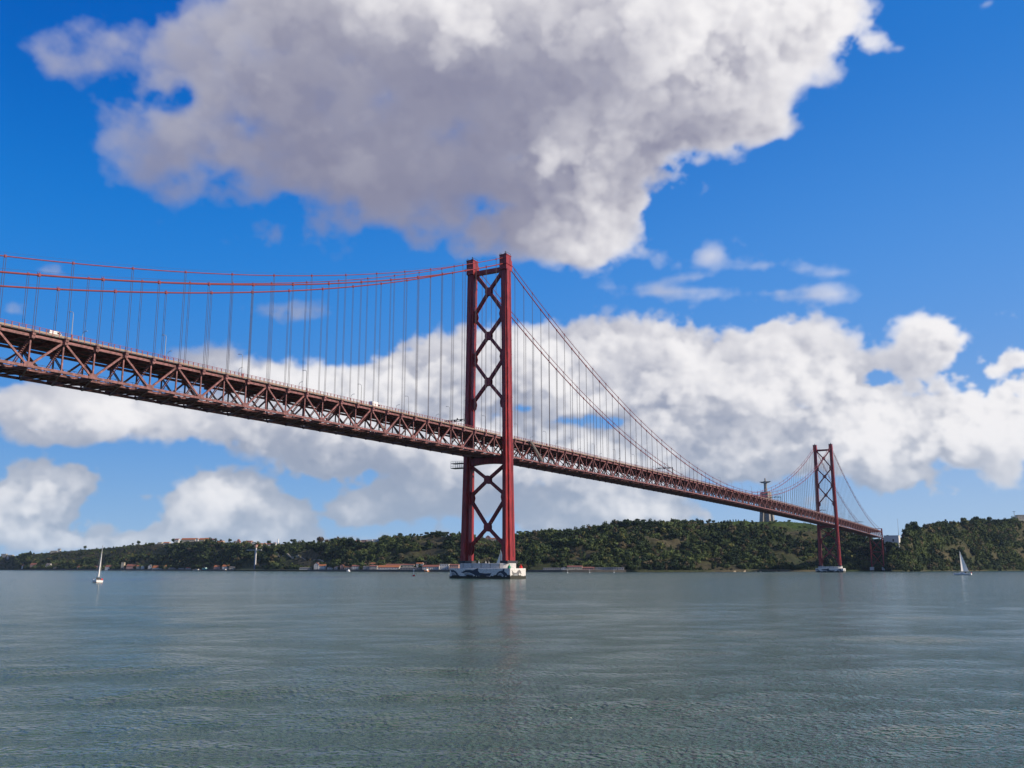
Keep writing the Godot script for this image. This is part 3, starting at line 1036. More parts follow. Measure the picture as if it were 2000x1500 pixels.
# ---------------------------------------------------------------- lamps, gantries and traffic on the bridge
func make_bridge_furniture() -> void:
	# lamp posts: pole, curved arm, lantern, foot box
	var pole := Heap.new()
	pole.tube([Vector3(0, 0, 0), Vector3(0, 4, 0), Vector3(0, 8.6, 0)], [0.15, 0.125, 0.10], 8)
	var arm := Heap.new()
	arm.tube([Vector3(0, 8.6, 0), Vector3(0, 9.2, -0.25), Vector3(0, 9.55, -0.8), Vector3(0, 9.68, -1.5)], [0.10, 0.095, 0.09, 0.085], 6)
	var lan := Heap.new()
	lan.loft([ring_xz([[-0.17, -2.3], [0.17, -2.3], [0.2, -1.4], [-0.2, -1.4]], 9.58), ring_xz([[-0.12, -2.2], [0.12, -2.2], [0.14, -1.45], [-0.14, -1.45]], 9.76)])
	var meshes := [pole.done(), arm.done(), lan.done()]
	for sd in [1.0, -1.0]:
		for k in range(-1, 40):
			var s: float = (-285.6 if sd > 0.0 else -265.6) + k * 37.7
			if absf(s) < 6.0 or absf(s - SPAN) < 6.0 or s > SPAN + SIDE - 30.0:
				continue
			# counted away from the nearer tower
			var edge := "near" if sd > 0.0 else "far"
			var rank := 0
			if s < 0.0:
				rank = int(-(s + 6.0) / 37.7)
			else:
				rank = int((s - 6.0) / 37.7)
			var words_ := "tiny distant lamp post on the bridge's %s edge, beyond the tenth one" % edge
			if rank < ORDINAL.size():
				words_ = "%s lamp post on the bridge's %s edge %s the nearer tower" % [ORDINAL[rank], edge, "left of" if s < 0.0 else "right of"]
			var o := thing("street_lamp", words_, "street lamp", Vector3(s, zt(s) + 1.2, sd * 11.0), "lamp posts along the %s edge of the bridge" % ("near" if sd > 0.0 else "far"))
			o.rotation.y = 0.0 if sd > 0.0 else PI
			part(o, "pole", meshes[0], M.grey_steel)
			part(o, "arm", meshes[1], M.grey_steel)
			part(o, "lantern", meshes[2], M.grey_steel)
			block(o, "foot_box", Vector3(0, 0.75, 0.28), Vector3(0.5, 1.5, 0.35), M.rail_red)
	# sign gantries over the road
	var words := ["just before the nearer tower", "first one beyond the nearer tower", "just right of the monument", "just before the farther tower", "beyond the farther tower"]
	var i := 0
	for s in [-29.6, 291.0, 676.0, 948.0, 1271.0]:
		var g := thing("sign_gantry", "dark sign gantry over the bridge road, %s" % words[i], "gantry", Vector3(s, zt(s) + 1.2, 0), "sign gantries over the bridge road")
		i += 1
		var z0 := -11.0 if s < 0.0 else -4.0
		var z1 := 2.4 if s < 0.0 else 11.0
		for z in ([z0, z1] if s < 0.0 else [z1]):
			bar(g, "gantry_post", Vector3(0, 0, z), Vector3(0, 7.4, z), 0.35, 0.35, M.dark_steel, Vector3.RIGHT)
		for y in [6.3, 7.3]:
			for x in [-0.4, 0.4]:
				bar(g, "gantry_chord", Vector3(x, y, z0 - 0.2), Vector3(x, y, z1 + 0.2), 0.16, 0.16, M.dark_steel)
		for k in 8:
			var za := lerpf(z0, z1, k / 8.0)
			var zc := lerpf(z0, z1, (k + 1) / 8.0)
			bar(g, "gantry_lacing", Vector3(0, 6.3 if k % 2 == 0 else 7.3, za), Vector3(0, 7.3 if k % 2 == 0 else 6.3, zc), 0.8, 0.1, M.dark_steel)
		for k in 3:
			block(g, "lane_signal", Vector3(-0.6, 6.7, lerpf(z0, z1, 0.2 + k * 0.3)), Vector3(0.3, 1.0, 1.0), M.dark_steel)
		block(g, "camera_box", Vector3(0, 7.8, lerpf(z0, z1, 0.6)), Vector3(0.5, 0.8, 0.5), M.dark_steel)
	van(Vector3(-289.5, zt(-289.5) + 1.21, 8.2), "white delivery van on the bridge at the left", 0)
	van(Vector3(-120.5, zt(-120.5) + 1.21, 8.2), "white box truck on the bridge left of the nearer tower", 1)

func van(at: Vector3, label: String, kind: int) -> void:
	var o := thing("delivery_van" if kind == 0 else "box_truck", label, "van" if kind == 0 else "truck", at)
	var prof := [[-2.6, 0.4], [2.7, 0.4], [2.75, 1.05], [1.9, 1.3], [1.15, 2.15], [0.9, 2.3], [-2.55, 2.35], [-2.65, 1.2]] if kind == 0 else [[1.1, 0.45], [3.0, 0.45], [3.05, 1.3], [2.75, 2.2], [2.4, 2.45], [1.1, 2.5]]
	var hz := 0.98
	var r := []
	for e in [[-hz, 0.94], [-hz + 0.12, 1.0], [hz - 0.12, 1.0], [hz, 0.94]]:
		var ring := []
		for p in prof:
			ring.append(Vector3(p[0] * (1.0 if e[1] == 1.0 else 0.985), 0.4 + (p[1] - 0.4) * e[1], e[0]))
		r.append(ring)
	var h := Heap.new()
	h.loft(r)
	part(o, "body", h.done(), M.white_paint)
	if kind == 1:
		var b := Heap.new()
		b.loft([ring_xz([[-3.6, -1.1], [0.9, -1.1], [0.9, 1.1], [-3.6, 1.1]], 0.75), ring_xz([[-3.6, -1.1], [0.9, -1.1], [0.9, 1.1], [-3.6, 1.1]], 3.1), ring_xz([[-3.5, -1.0], [0.8, -1.0], [0.8, 1.0], [-3.5, 1.0]], 3.2)])
		part(o, "cargo_box", b.done(), M.white_paint)
		block(o, "chassis", Vector3(-1.2, 0.6, 0), Vector3(4.8, 0.28, 0.9), M.dark_steel)
	var nose := 1.0 if kind == 0 else 2.0
	for sd in [-1.0, 1.0]:
		var wn := Heap.new()
		var a := []
		var b2 := []
		for p in ([[0.1, 1.35], [1.55, 1.35], [1.05, 2.02], [0.1, 2.05]] if kind == 0 else [[1.4, 1.45], [2.8, 1.45], [2.55, 2.15], [1.4, 2.2]]):
			a.append(Vector3(p[0], p[1], sd * (hz - 0.03)))
			b2.append(Vector3(p[0], p[1], sd * (hz + 0.012)))
		wn.loft([a, b2])
		part(o, "side_window", wn.done(), M.window_glass)
		for x in ([-1.7, 1.75] if kind == 0 else [-2.5, 2.1]):
			var wh := node(o, "wheel")
			wh.position = Vector3(x, 0.36, sd * 0.86)
			var t := Heap.new()
			t.tube([Vector3(0, 0, -0.13), Vector3(0, 0, -0.1), Vector3(0, 0, 0.1), Vector3(0, 0, 0.13)], [0.3, 0.36, 0.36, 0.3], 16)
			part(wh, "tyre", t.done(), M.tyre)
			var rm := Heap.new()
			rm.tube([Vector3(0, 0, -0.14), Vector3(0, 0, 0.14)], [0.2, 0.2], 12)
			part(wh, "rim", rm.done(), M.grey_steel)
		block(o, "headlight", Vector3(2.74 if kind == 0 else 3.03, 0.9, sd * 0.7), Vector3(0.08, 0.2, 0.35), M.grey_steel)
	var ws := Heap.new()
	if kind == 0:
		ws.quad(Vector3(1.93, 1.34, -0.85), Vector3(1.2, 2.14, -0.8), Vector3(1.2, 2.14, 0.8), Vector3(1.93, 1.34, 0.85))
	else:
		ws.quad(Vector3(3.07, 1.4, -0.85), Vector3(2.8, 2.15, -0.8), Vector3(2.8, 2.15, 0.8), Vector3(3.07, 1.4, 0.85))
	part(o, "windscreen", ws.done(), M.window_glass)

# ---------------------------------------------------------------- monument on the hill
func make_monument() -> void:
	var o := thing("hilltop_monument", "tall stone monument on the crest, robed figure with outstretched arms on a gateway pedestal", "monument", Vector3(1912, 112.0, -314))
	o.rotation.y = deg_to_rad(-14.0)
	o.scale = Vector3(1.14, 1.0, 1.14)
	# four leaning piers joined under a slab; local +z looks along the river, -x to the viewer
	for sx in [-1.0, 1.0]:
		for sz in [-1.0, 1.0]:
			var h := Heap.new()
			var rings := []
			for e in [[0.0, 9.6, 4.6, 3.6], [70.0, 6.0, 3.4, 2.9]]:
				var cx: float = sx * e[1]
				var cz: float = sz * e[1] * 0.93
				rings.append(ring_xz([[cx - e[2] * 0.8, cz - e[3]], [cx + e[2] * 0.8, cz - e[3]], [cx + e[2] * 0.8, cz + e[3]], [cx - e[2] * 0.8, cz + e[3]]], e[0]))
			h.loft(rings)
			part(o, "pedestal_pier", h.done(), M.monument)
	var slab := Heap.new()
	slab.loft([ring_xz([[-9.3, -9.0], [9.3, -9.0], [9.3, 9.0], [-9.3, 9.0]], 66.0), ring_xz([[-8.9, -8.6], [8.9, -8.6], [8.9, 8.6], [-8.9, 8.6]], 81.0), ring_xz([[-7.8, -7.6], [7.8, -7.6], [7.8, 7.6], [-7.8, 7.6]], 82.4)])
	part(o, "pedestal_slab", slab.done(), M.monument)
	var wall := Heap.new()
	for sx in [-1.0, 1.0]:
		wall.loft([ring_xz([[sx * 9.4 - 0.6, -6.0], [sx * 9.4 + 0.6, -6.0], [sx * 9.4 + 0.6, 6.0], [sx * 9.4 - 0.6, 6.0]], 44.0), ring_xz([[sx * 7.4 - 0.6, -4.0], [sx * 7.4 + 0.6, -4.0], [sx * 7.4 + 0.6, 4.0], [sx * 7.4 - 0.6, 4.0]], 66.0)])
	part(o, "pedestal_wall", wall.done(), M.monument)
	# robed figure with arms held out to both sides, in one skin
	var st := Heap.new()
	var rings2 := []
	for e in [[82.4, 3.8, 3.9], [84.0, 3.3, 3.5], [92.0, 2.7, 3.1], [99.0, 2.7, 3.4], [102.0, 2.5, 4.0], [103.6, 2.0, 3.4], [104.6, 1.1, 1.2], [105.4, 1.15, 1.1], [107.0, 1.6, 1.45], [108.6, 1.5, 1.4], [109.8, 0.7, 0.7]]:
		var ring := []
		for k in 12:
			var w := TAU * k / 12.0
			ring.append(Vector3(cos(w) * e[1] * 1.1, 82.4 + (e[0] - 82.4) * 1.26, sin(w) * e[2] * 1.1))
		rings2.append(ring)
	st.loft(rings2)
	for sd in [-1.0, 1.0]:
		var arm := []
		for e in [[2.0, 101.6, 1.7, 1.9], [6.0, 101.9, 1.25, 1.7], [9.5, 102.2, 1.0, 1.5], [11.8, 102.5, 0.9, 1.0], [13.8, 102.8, 0.5, 0.45]]:
			var ring := []
			for k in 8:
				var w := TAU * k / 8.0
				ring.append(Vector3(cos(w) * e[2], 82.4 + (e[1] - 82.4) * 1.26 + sin(w) * e[3] - (0.9 if e[0] < 10.0 and sin(w) < -0.3 else 0.0), sd * e[0]))
			arm.append(ring)
		st.loft(arm)
	part(o, "statue", st.done(), M.monument)
	# concrete anchorage house at the far end of the bridge, with a tall mast beside it
	var a := thing("anchorage_building", "pale concrete anchorage block at the far end of the bridge", "building", Vector3(1522, 12, 24))
	var ah := Heap.new()
	ah.loft([ring_xz([[-12, -13], [13, -13], [13, 14], [-12, 14]], 0.0), ring_xz([[-12, -13], [13, -13], [13, 14], [-12, 14]], 56.0)])
	part(a, "wall", ah.done(), M.anchorage)
	block(a, "roof", Vector3(0.5, 56.5, 0.5), Vector3(26.4, 0.9, 28.4), M.anchorage)
	for k in 3:
		block(a, "wall_rib", Vector3(-12.1, 46.5, -8.0 + k * 9.0), Vector3(0.4, 18.0, 0.6), M.anchorage)
	block(a, "door", Vector3(-12.06, 47.5, 4.0), Vector3(0.2, 5.0, 3.0), M.dark_steel)
	var ml := thing("lamp_mast", "tall thin lamp mast behind the anchorage block", "mast", Vector3(1548, 70, 34))
	var mh := Heap.new()
	mh.tube([Vector3(0, 0, 0), Vector3(0, 31, 0)], [0.4, 0.2], 8)
	part(ml, "pole", mh.done(), M.grey_steel)
	block(ml, "lamp_head", Vector3(0, 31.2, 0), Vector3(2.6, 0.5, 1.6), M.grey_steel)
	var m2 := thing("lamp_mast", "mast with flat head on top of the right hill", "mast", Vector3(2560, 138, 220))
	var mh2 := Heap.new()
	mh2.tube([Vector3(0, 0, 0), Vector3(0, 25.0, 0)], [0.9, 0.6], 8)
	part(m2, "pole", mh2.done(), M.grey_steel)
	block(m2, "mast_head", Vector3(0, 25.3, 0), Vector3(2.0, 1.0, 7.0), M.grey_steel)

# ---------------------------------------------------------------- along the far shore
func strip(called: String, u0: float, u1: float, v0: float, v1: float, lift: float, mat: Material, wob := 0.0) -> MeshInstance3D:
	# a sheet that follows the ground, with real edges
	var h := Heap.new()
	var n := maxi(4, int((u1 - u0) * 8.0))
	for i in n:
		var a := lerpf(u0, u1, float(i) / n)
		var b := lerpf(u0, u1, float(i + 1) / n)
		var w0 := wob * lumps.get_noise_2d(a * 900.0, 7.0)
		var w1 := wob * lumps.get_noise_2d(b * 900.0, 7.0)
		var p := [ground(a, v0 + w0), ground(b, v0 + w1), ground(b, v1 + w1), ground(a, v1 + w0)]
		for k in 4:
			p[k] += Vector3.UP * lift
		h.quad(p[0], p[1], p[2], p[3])
		h.quad(p[0] - Vector3.UP * (lift + 1.0), p[1] - Vector3.UP * (lift + 1.0), p[1], p[0])
	return part(self, called, h.done(), mat)

func quay_run(label: String, u0: float, u1: float, top: float) -> void:
	var h := Heap.new()
	var n := maxi(3, int((u1 - u0) * 6.0))
	var rings := []
	for i in n + 1:
		var u := lerpf(u0, u1, float(i) / n)
		var a := ground(u, 0.0)
		var b := ground(u, 0.05)
		a.y = -2.0
		var t := Vector3(a.x, top, a.z)
		var q := Vector3(b.x, top, b.z)
		rings.append([a, t, q, Vector3(b.x, -2.0, b.z)])
	h.loft(rings)
	var o := part(self, numbered("quay_wall"), h.done(), M.quay_stone)
	tag(o, label, "quay", "stone quays on the far shore")

func make_shore() -> void:
	quay_run("dark stone quay under the houses at the left", 3.17, 11.10, 4.0)
	quay_run("stone quay under the waterfront village left of the nearer pier", 14.00, 20.50, 3.9)
	quay_run("low wharf wall right of the nearer pier", 23.75, 27.55, 3.6)
	var b := strip("beach", 11.24, 14.00, 0.004, 0.045, 0.25, M.sand, 0.01)
	b.set_meta("kind", "structure")
	b.set_meta("label", "narrow sandy beach below the lift tower")
	var b2 := strip("beach", 31.60, 34.12, 0.004, 0.03, 0.3, M.sand, 0.02)
	b2.name = "beach_001"
	b2.set_meta("kind", "structure")
	b2.set_meta("label", "small sand spit left of the farther pier")
	var g := strip("lawn", 11.36, 13.64, 0.047, 0.12, 0.35, M.lawn)
	g.set_meta("kind", "structure")
	g.set_meta("label", "green lawn between the beach and the cliff")
	# pale road slanting down the cliff right of the lift
	var rings := []
	for i in 15:
		var t := i / 14.0
		var p := ground(lerpf(12.80, 14.82, t), lerpf(0.56, 0.36, t))
		var y := p.y + 1.6
		rings.append([Vector3(p.x - 2.0, y - 5.0, p.z), Vector3(p.x - 2.0, y, p.z), Vector3(p.x + 2.5, y, p.z), Vector3(p.x + 2.5, y - 5.0, p.z)])
	var rh := Heap.new()
	rh.loft(rings)
	var ro := part(self, "cliff_road", rh.done(), M.road_pale)
	ro.set_meta("kind", "structure")
	ro.set_meta("label", "pale road on a retaining wall slanting down the cliff")
	# panoramic lift: slender tower, cabin on top, gallery to the cliff
	var at := ground(11.96, 0.115)
	var l := thing("lift_tower", "slender white lift tower with a flared top against the cliff", "lift", Vector3(at.x, 3.4, at.z))
	block(l, "white_shaft", Vector3(0, 30.0, 0.9), Vector3(2.4, 38.0, 2.2), M.anchorage)
	block(l, "blue_shaft", Vector3(0.1, 21.0, -1.3), Vector3(2.4, 42.0, 2.0), M.blue_grey)
	var cup := Heap.new()
	var cr := []
	for e in [[47.0, 1.6], [50.0, 3.6], [52.0, 4.0], [54.0, 4.0]]:
		var ring := []
		for k in 12:
			var w := TAU * k / 12.0
			ring.append(Vector3(cos(w) * e[1], e[0], sin(w) * e[1]))
		cr.append(ring)
	cup.loft(cr)
	part(l, "flared_cabin", cup.done(), M.wall_pink)
	block(l, "cabin_roof", Vector3(0, 54.5, 0), Vector3(8.4, 0.6, 8.4), M.red_brick)
	bar(l, "gallery", Vector3(1.0, 43.0, -27.0), Vector3(1.0, 43.0, 16.0), 2.4, 1.2, M.anchorage)
	# white chimney on the crest
	var c := thing("brick_chimney", "tall white chimney standing on the crest above the road", "chimney", Vector3(1249, 58, -1312))
	var ch := Heap.new()
	ch.tube([Vector3(0, 0, 0), Vector3(0, 16.0, 0)], [1.9, 1.2], 10)
	part(c, "stack", ch.done(), M.white_paint)
	var ch2 := Heap.new()
	ch2.tube([Vector3(0, 15.0, 0), Vector3(0, 17.0, 0)], [1.5, 1.5], 10)
	part(c, "rim", ch2.done(), M.white_paint)

# ---------------------------------------------------------------- houses
# x, y, z of the front, width, eaves height, roof height, roof kind, wall, roof colour, label
const HOUSES := [
	[1552, 3.6, -2713, 17.2, 11.0, 4.2, "gable", "white", "redtile", "low house with reddish roof left of the small gabled white house"],
	[1532, 3.6, -2639, 18.6, 14.1, 5.0, "gable", "pink", "redtile", "pinkish two storey house by the water at the far left"],
	[1507, 3.6, -2526, 14.8, 12.2, 6.5, "gable", "white", "slate", "small white house with pointed gable standing alone at the waterline"],
	[1425, 3.6, -2110, 51.1, 6.9, 4.4, "gable", "white", "redtile", "long low red roofed shed at the left end of the quay"],
	[1404, 3.6, -2044, 8.9, 18.4, 1.4, "flat", "cream", "flat", "narrow cream tower house rising behind the long red shed"],
	[1390, 3.6, -1992, 27.7, 8.2, 5.7, "gable", "pink", "redtile", "pink quay house with worn red roof beside the cream tower house"],
	[1367, 3.6, -1916, 8.6, 8.1, 2.8, "flat", "white", "flat", "small white block between the pink house and the orange warehouse"],
	[1351, 3.6, -1868, 9.8, 8.0, 4.1, "gable", "white", "slate", "white gabled house at the left end of the orange warehouse"],
	[1334, 3.6, -1816, 31.8, 3.8, 6.1, "gable", "white", "orange", "long warehouse with bright orange tiled roof on the quay"],
	[1318, 3.6, -1770, 6.8, 6.5, 4.0, "gable", "yellow", "orange", "yellow gabled end house right of the orange warehouse"],
	[1303, 3.6, -1724, 24.2, 2.6, 1.3, "gable", "grey", "slate", "low grey shed right of the yellow end house"],
	[1282, 3.6, -1668, 17.2, 2.6, 1.9, "flat", "grey", "flat", "flat grey shed with white top near the beached boats"],
	[1198, 3.6, -1453, 19.6, 6.1, 3.6, "gable", "pink", "orange", "pink house with orange roof behind the moored barge"],
	[1181, 3.6, -1411, 15.7, 6.6, 4.2, "gable", "white", "orange", "white house with orange roof behind the barge's right end"],
	[1052, 3.6, -1051, 29.5, 2.6, 1.6, "gable", "white", "slate", "long white boat shed left of the red roofed villa"],
	[1038, 3.6, -1012, 10.4, 9.5, 4.1, "gable", "white", "redtile", "narrow white villa with steep red roof by the boat shed"],
	[1030, 3.6, -990, 13.4, 7.0, 3.0, "gable", "white", "orange", "white villa wing with orange roof and dark windows"],
	[998, 3.6, -914, 7.0, 7.3, 2.0, "gable", "pink", "redtile", "small red roofed hut under the trees left of the village"],
	[979, 3.6, -866, 14.6, 6.2, 2.4, "gable", "white", "redtile", "white and pink bungalow at the left edge of the village"],
	[970, 3.6, -833, 13.5, 5.2, 1.4, "gable", "grey", "slate", "grey terraced house leftmost in the waterfront terrace"],
	[962, 3.6, -811, 14.3, 6.1, 1.9, "gable", "grey", "redtile", "grey terraced house next to the orange roofed hall"],
	[992, 10.6, -815, 10.6, 5.4, 1.0, "flat", "white", "flat", "plain white cube house above the waterfront roofs"],
	[954, 3.6, -770, 40.3, 4.2, 3.7, "gable", "white", "orange", "long hall with orange roof in the middle of the waterfront"],
	[968, 7.1, -755, 54.5, 4.9, 1.8, "gable", "cream", "redtile", "very long red roof behind the orange waterfront hall"],
	[947, 3.6, -716, 39.5, 2.6, 1.4, "gable", "grey", "slate", "long pale roofed arcade building on the waterfront"],
	[941, 3.6, -669, 29.9, 5.0, 3.1, "gable", "white", "redtile", "red roofed row house between the arcade and tall warehouse"],
	[937, 3.6, -638, 16.1, 9.0, 1.3, "flat", "white", "flat", "tall white warehouse with rows of windows near the pier"],
	[934, 3.6, -616, 16.0, 7.6, 1.7, "gable", "pink", "redtile", "pinkish warehouse half hidden behind the pier"],
	[925, 3.6, -421, 30.0, 2.6, 1.0, "flat", "grey", "flat", "low grey wharf building right of the nearer pier"],
	[925, 3.6, -400, 8.3, 2.6, 2.0, "gable", "white", "slate", "small white wharf house with sunlit gable"],
	[932, 3.6, -384, 24.0, 4.8, 1.6, "gable", "cream", "redtile", "derelict pale wharf warehouse with many openings"],
	[940, 3.6, -364, 19.0, 2.8, 1.6, "gable", "pink", "redtile", "reddish ruined warehouse beside the pale derelict one"],
	[953, 3.6, -345, 23.2, 3.2, 1.0, "flat", "grey", "flat", "left half of the long grey wharf ruin"],
	[967, 3.6, -326, 24.0, 3.2, 1.0, "flat", "grey", "flat", "right half of the long grey wharf ruin"],
	[1524, 3.6, -2596, 16.7, 7.5, 2.5, "gable", "white", "redtile", "low white cottage between the pink house and gabled house"],
	[1496, 3.6, -2460, 29.3, 4.9, 2.4, "gable", "grey", "slate", "long grey waterside shed right of the lone gabled house"],
	[1471, 3.6, -2315, 25.2, 5.6, 3.1, "gable", "cream", "redtile", "cream cottage row right of the long grey shed at left"],
	[1456, 3.6, -2236, 21.7, 6.3, 3.0, "gable", "pink", "redtile", "pink cottage behind the nearest sailing boat"],
	[1375, 3.6, -1943, 11.5, 8.1, 2.8, "gable", "cream", "orange", "cream house squeezed beside the small white block"],
	[1265, 3.6, -1623, 18.2, 2.6, 2.6, "gable", "white", "redtile", "small white house behind the long pale barge"],
	[1166, 3.6, -1375, 13.1, 4.8, 1.8, "gable", "cream", "slate", "cream shed right of the quay's two orange roofs"],
	[1020, 3.6, -962, 12.2, 3.4, 1.5, "gable", "white", "slate", "low white annex right of the orange roofed villa"],
	[1008, 3.6, -935, 10.1, 4.4, 2.0, "gable", "grey", "redtile", "grey cottage between annex and the tree hut"],
	[987, 3.6, -891, 13.8, 4.3, 1.4, "gable", "cream", "orange", "cream cottage left of the white and pink bungalow"],
	[996, 8.5, -860, 11.8, 5.2, 1.4, "gable", "white", "redtile", "white house above the grey terrace's left end"],
	[992, 9.2, -836, 13.6, 5.4, 1.9, "gable", "pink", "orange", "pink house left of the plain white cube house"],
	[969, 8.5, -712, 13.0, 5.7, 1.8, "gable", "white", "orange", "white house with orange roof above the arcade"],
	[966, 8.5, -689, 14.8, 6.1, 1.8, "gable", "cream", "redtile", "cream house above the red roofed row"],
	[1183, 42.5, -718, 14.5, 4.1, 1.5, "flat", "white", "flat", "white terrace on the slope between the tower's legs"],
	[1495, 75.6, -1975, 18.1, 3.7, 3.0, "gable", "white", "orange", "white house left of the crest village"],
	[1394, 75.4, -1682, 12.5, 6.8, 2.7, "gable", "white", "redtile", "white house right of the yellow crest house"],
	[1378, 70.4, -1636, 16.4, 5.4, 2.7, "gable", "cream", "orange", "orange roofed house below the brown crest trees"],
	[1260, 56.9, -1350, 12.4, 6.1, 2.4, "gable", "white", "redtile", "white house left of the big dark round tree"],
	[1248, 57.5, -1308, 12.2, 4.2, 1.8, "flat", "cream", "flat", "cream block at the foot of the white chimney"],
	[1222, 55.8, -1206, 26.0, 4.1, 1.2, "flat", "white", "flat", "long white villa under the two cypresses"],
	[1157, 57.7, -1005, 14.3, 5.4, 1.6, "gable", "cream", "orange", "cream house left of the three cube houses"],
	[1163, 67.2, -766, 12.5, 4.1, 1.5, "gable", "cream", "redtile", "cream house behind the pines left of the tower"],
	[1633, 56.0, -2679, 24.5, 8.6, 1.7, "flat", "cream", "flat", "blocky cream building on the low left hill crest"],
	[1628, 55.7, -2646, 8.7, 13.7, 2.6, "gable", "white", "slate", "slim tower beside the blocky cream hill building"],
	[1625, 52.0, -2612, 13.8, 5.1, 1.7, "flat", "white", "flat", "small white house right of the hill tower"],
	[1616, 51.4, -2551, 39.3, 5.0, 1.7, "gable", "white", "slate", "long low white building on the left hill shoulder"],
	[1954, 51.5, -3447, 21.0, 12.4, 2.1, "flat", "grey", "flat", "distant grey apartment block at the far left edge"],
	[1824, 46.9, -3210, 21.7, 9.7, 1.9, "flat", "grey", "flat", "distant grey block just right of the left edge"],
	[1507, 76.4, -2015, 12.2, 5.2, 2.2, "flat", "cream", "flat", "tiny cream house alone on the left crest"],
	[1471, 81.6, -1905, 11.8, 5.8, 2.9, "gable", "white", "redtile", "white house at the left end of the crest village"],
	[1446, 80.0, -1831, 42.0, 5.7, 4.3, "gable", "cream", "orange", "long orange roofed convent on the crest"],
	[1427, 78.8, -1776, 7.1, 7.0, 2.8, "gable", "white", "orange", "white gabled wing at the convent's right end"],
	[1417, 78.2, -1747, 15.5, 5.5, 4.2, "gable", "cream", "orange", "orange roofed house between the convent and yellow house"],
	[1406, 77.5, -1716, 12.6, 7.6, 2.7, "gable", "yellow", "orange", "yellow walled house on the crest village's right"],
	[1361, 61.4, -1587, 17.5, 5.3, 1.3, "flat", "white", "flat", "long white terrace wall house below the crest trees"],
	[1333, 65.4, -1526, 9.2, 7.7, 6.5, "gable", "pink", "redtile", "pink house with pointed red turret roof on the crest"],
	[1318, 63.5, -1495, 10.4, 5.1, 2.6, "gable", "white", "redtile", "small white house left of the big pink block"],
	[1300, 61.4, -1459, 16.7, 10.1, 2.5, "gable", "pink", "redtile", "big pink block with red roof above the lift tower"],
	[1282, 59.4, -1421, 12.6, 9.9, 1.9, "flat", "white", "flat", "large white sunlit block adjoining the pink one"],
	[1272, 56.4, -1393, 12.5, 7.4, 2.5, "gable", "cream", "orange", "orange roofed house right of the white block"],
	[1266, 57.3, -1372, 10.0, 6.1, 3.1, "gable", "yellow", "orange", "yellow house with orange roof on the crest"],
	[1253, 59.0, -1328, 7.4, 6.0, 1.8, "gable", "white", "redtile", "small white chapel house next to the white chimney"],
	[1155, 58.5, -984, 12.0, 6.4, 1.6, "flat", "pink", "flat", "brown and white cube house, leftmost of three on crest"],
	[1153, 59.3, -967, 10.9, 5.9, 1.6, "flat", "white", "flat", "white cube house, middle of three on crest"],
	[1151, 60.1, -948, 15.1, 5.3, 1.3, "flat", "white", "flat", "wide white cube house, rightmost of three on crest"],
	[1149, 66.9, -838, 20.0, 4.1, 1.0, "flat", "yellow", "flat", "long yellow walled house among pines on the crest"],
	[1181, 60.5, -693, 9.3, 7.1, 3.0, "gable", "pink", "redtile", "pink church house seen between the nearer tower's legs"],
	[1182, 59.4, -680, 14.4, 5.0, 1.5, "gable", "cream", "orange", "orange roofed house right of the pink church house"],
	[1181, 59.1, -663, 9.2, 4.0, 1.5, "gable", "pink", "orange", "pink house touching the nearer tower's right leg"],
	[1285, 87.4, -429, 8.1, 3.5, 1.5, "gable", "white", "slate", "tiny white chapel among the umbrella pines on the crest"],
	[2374, 134.8, 238, 18.9, 9.3, 1.3, "flat", "cream", "flat", "flat roofed villa on top of the right hill"],
]

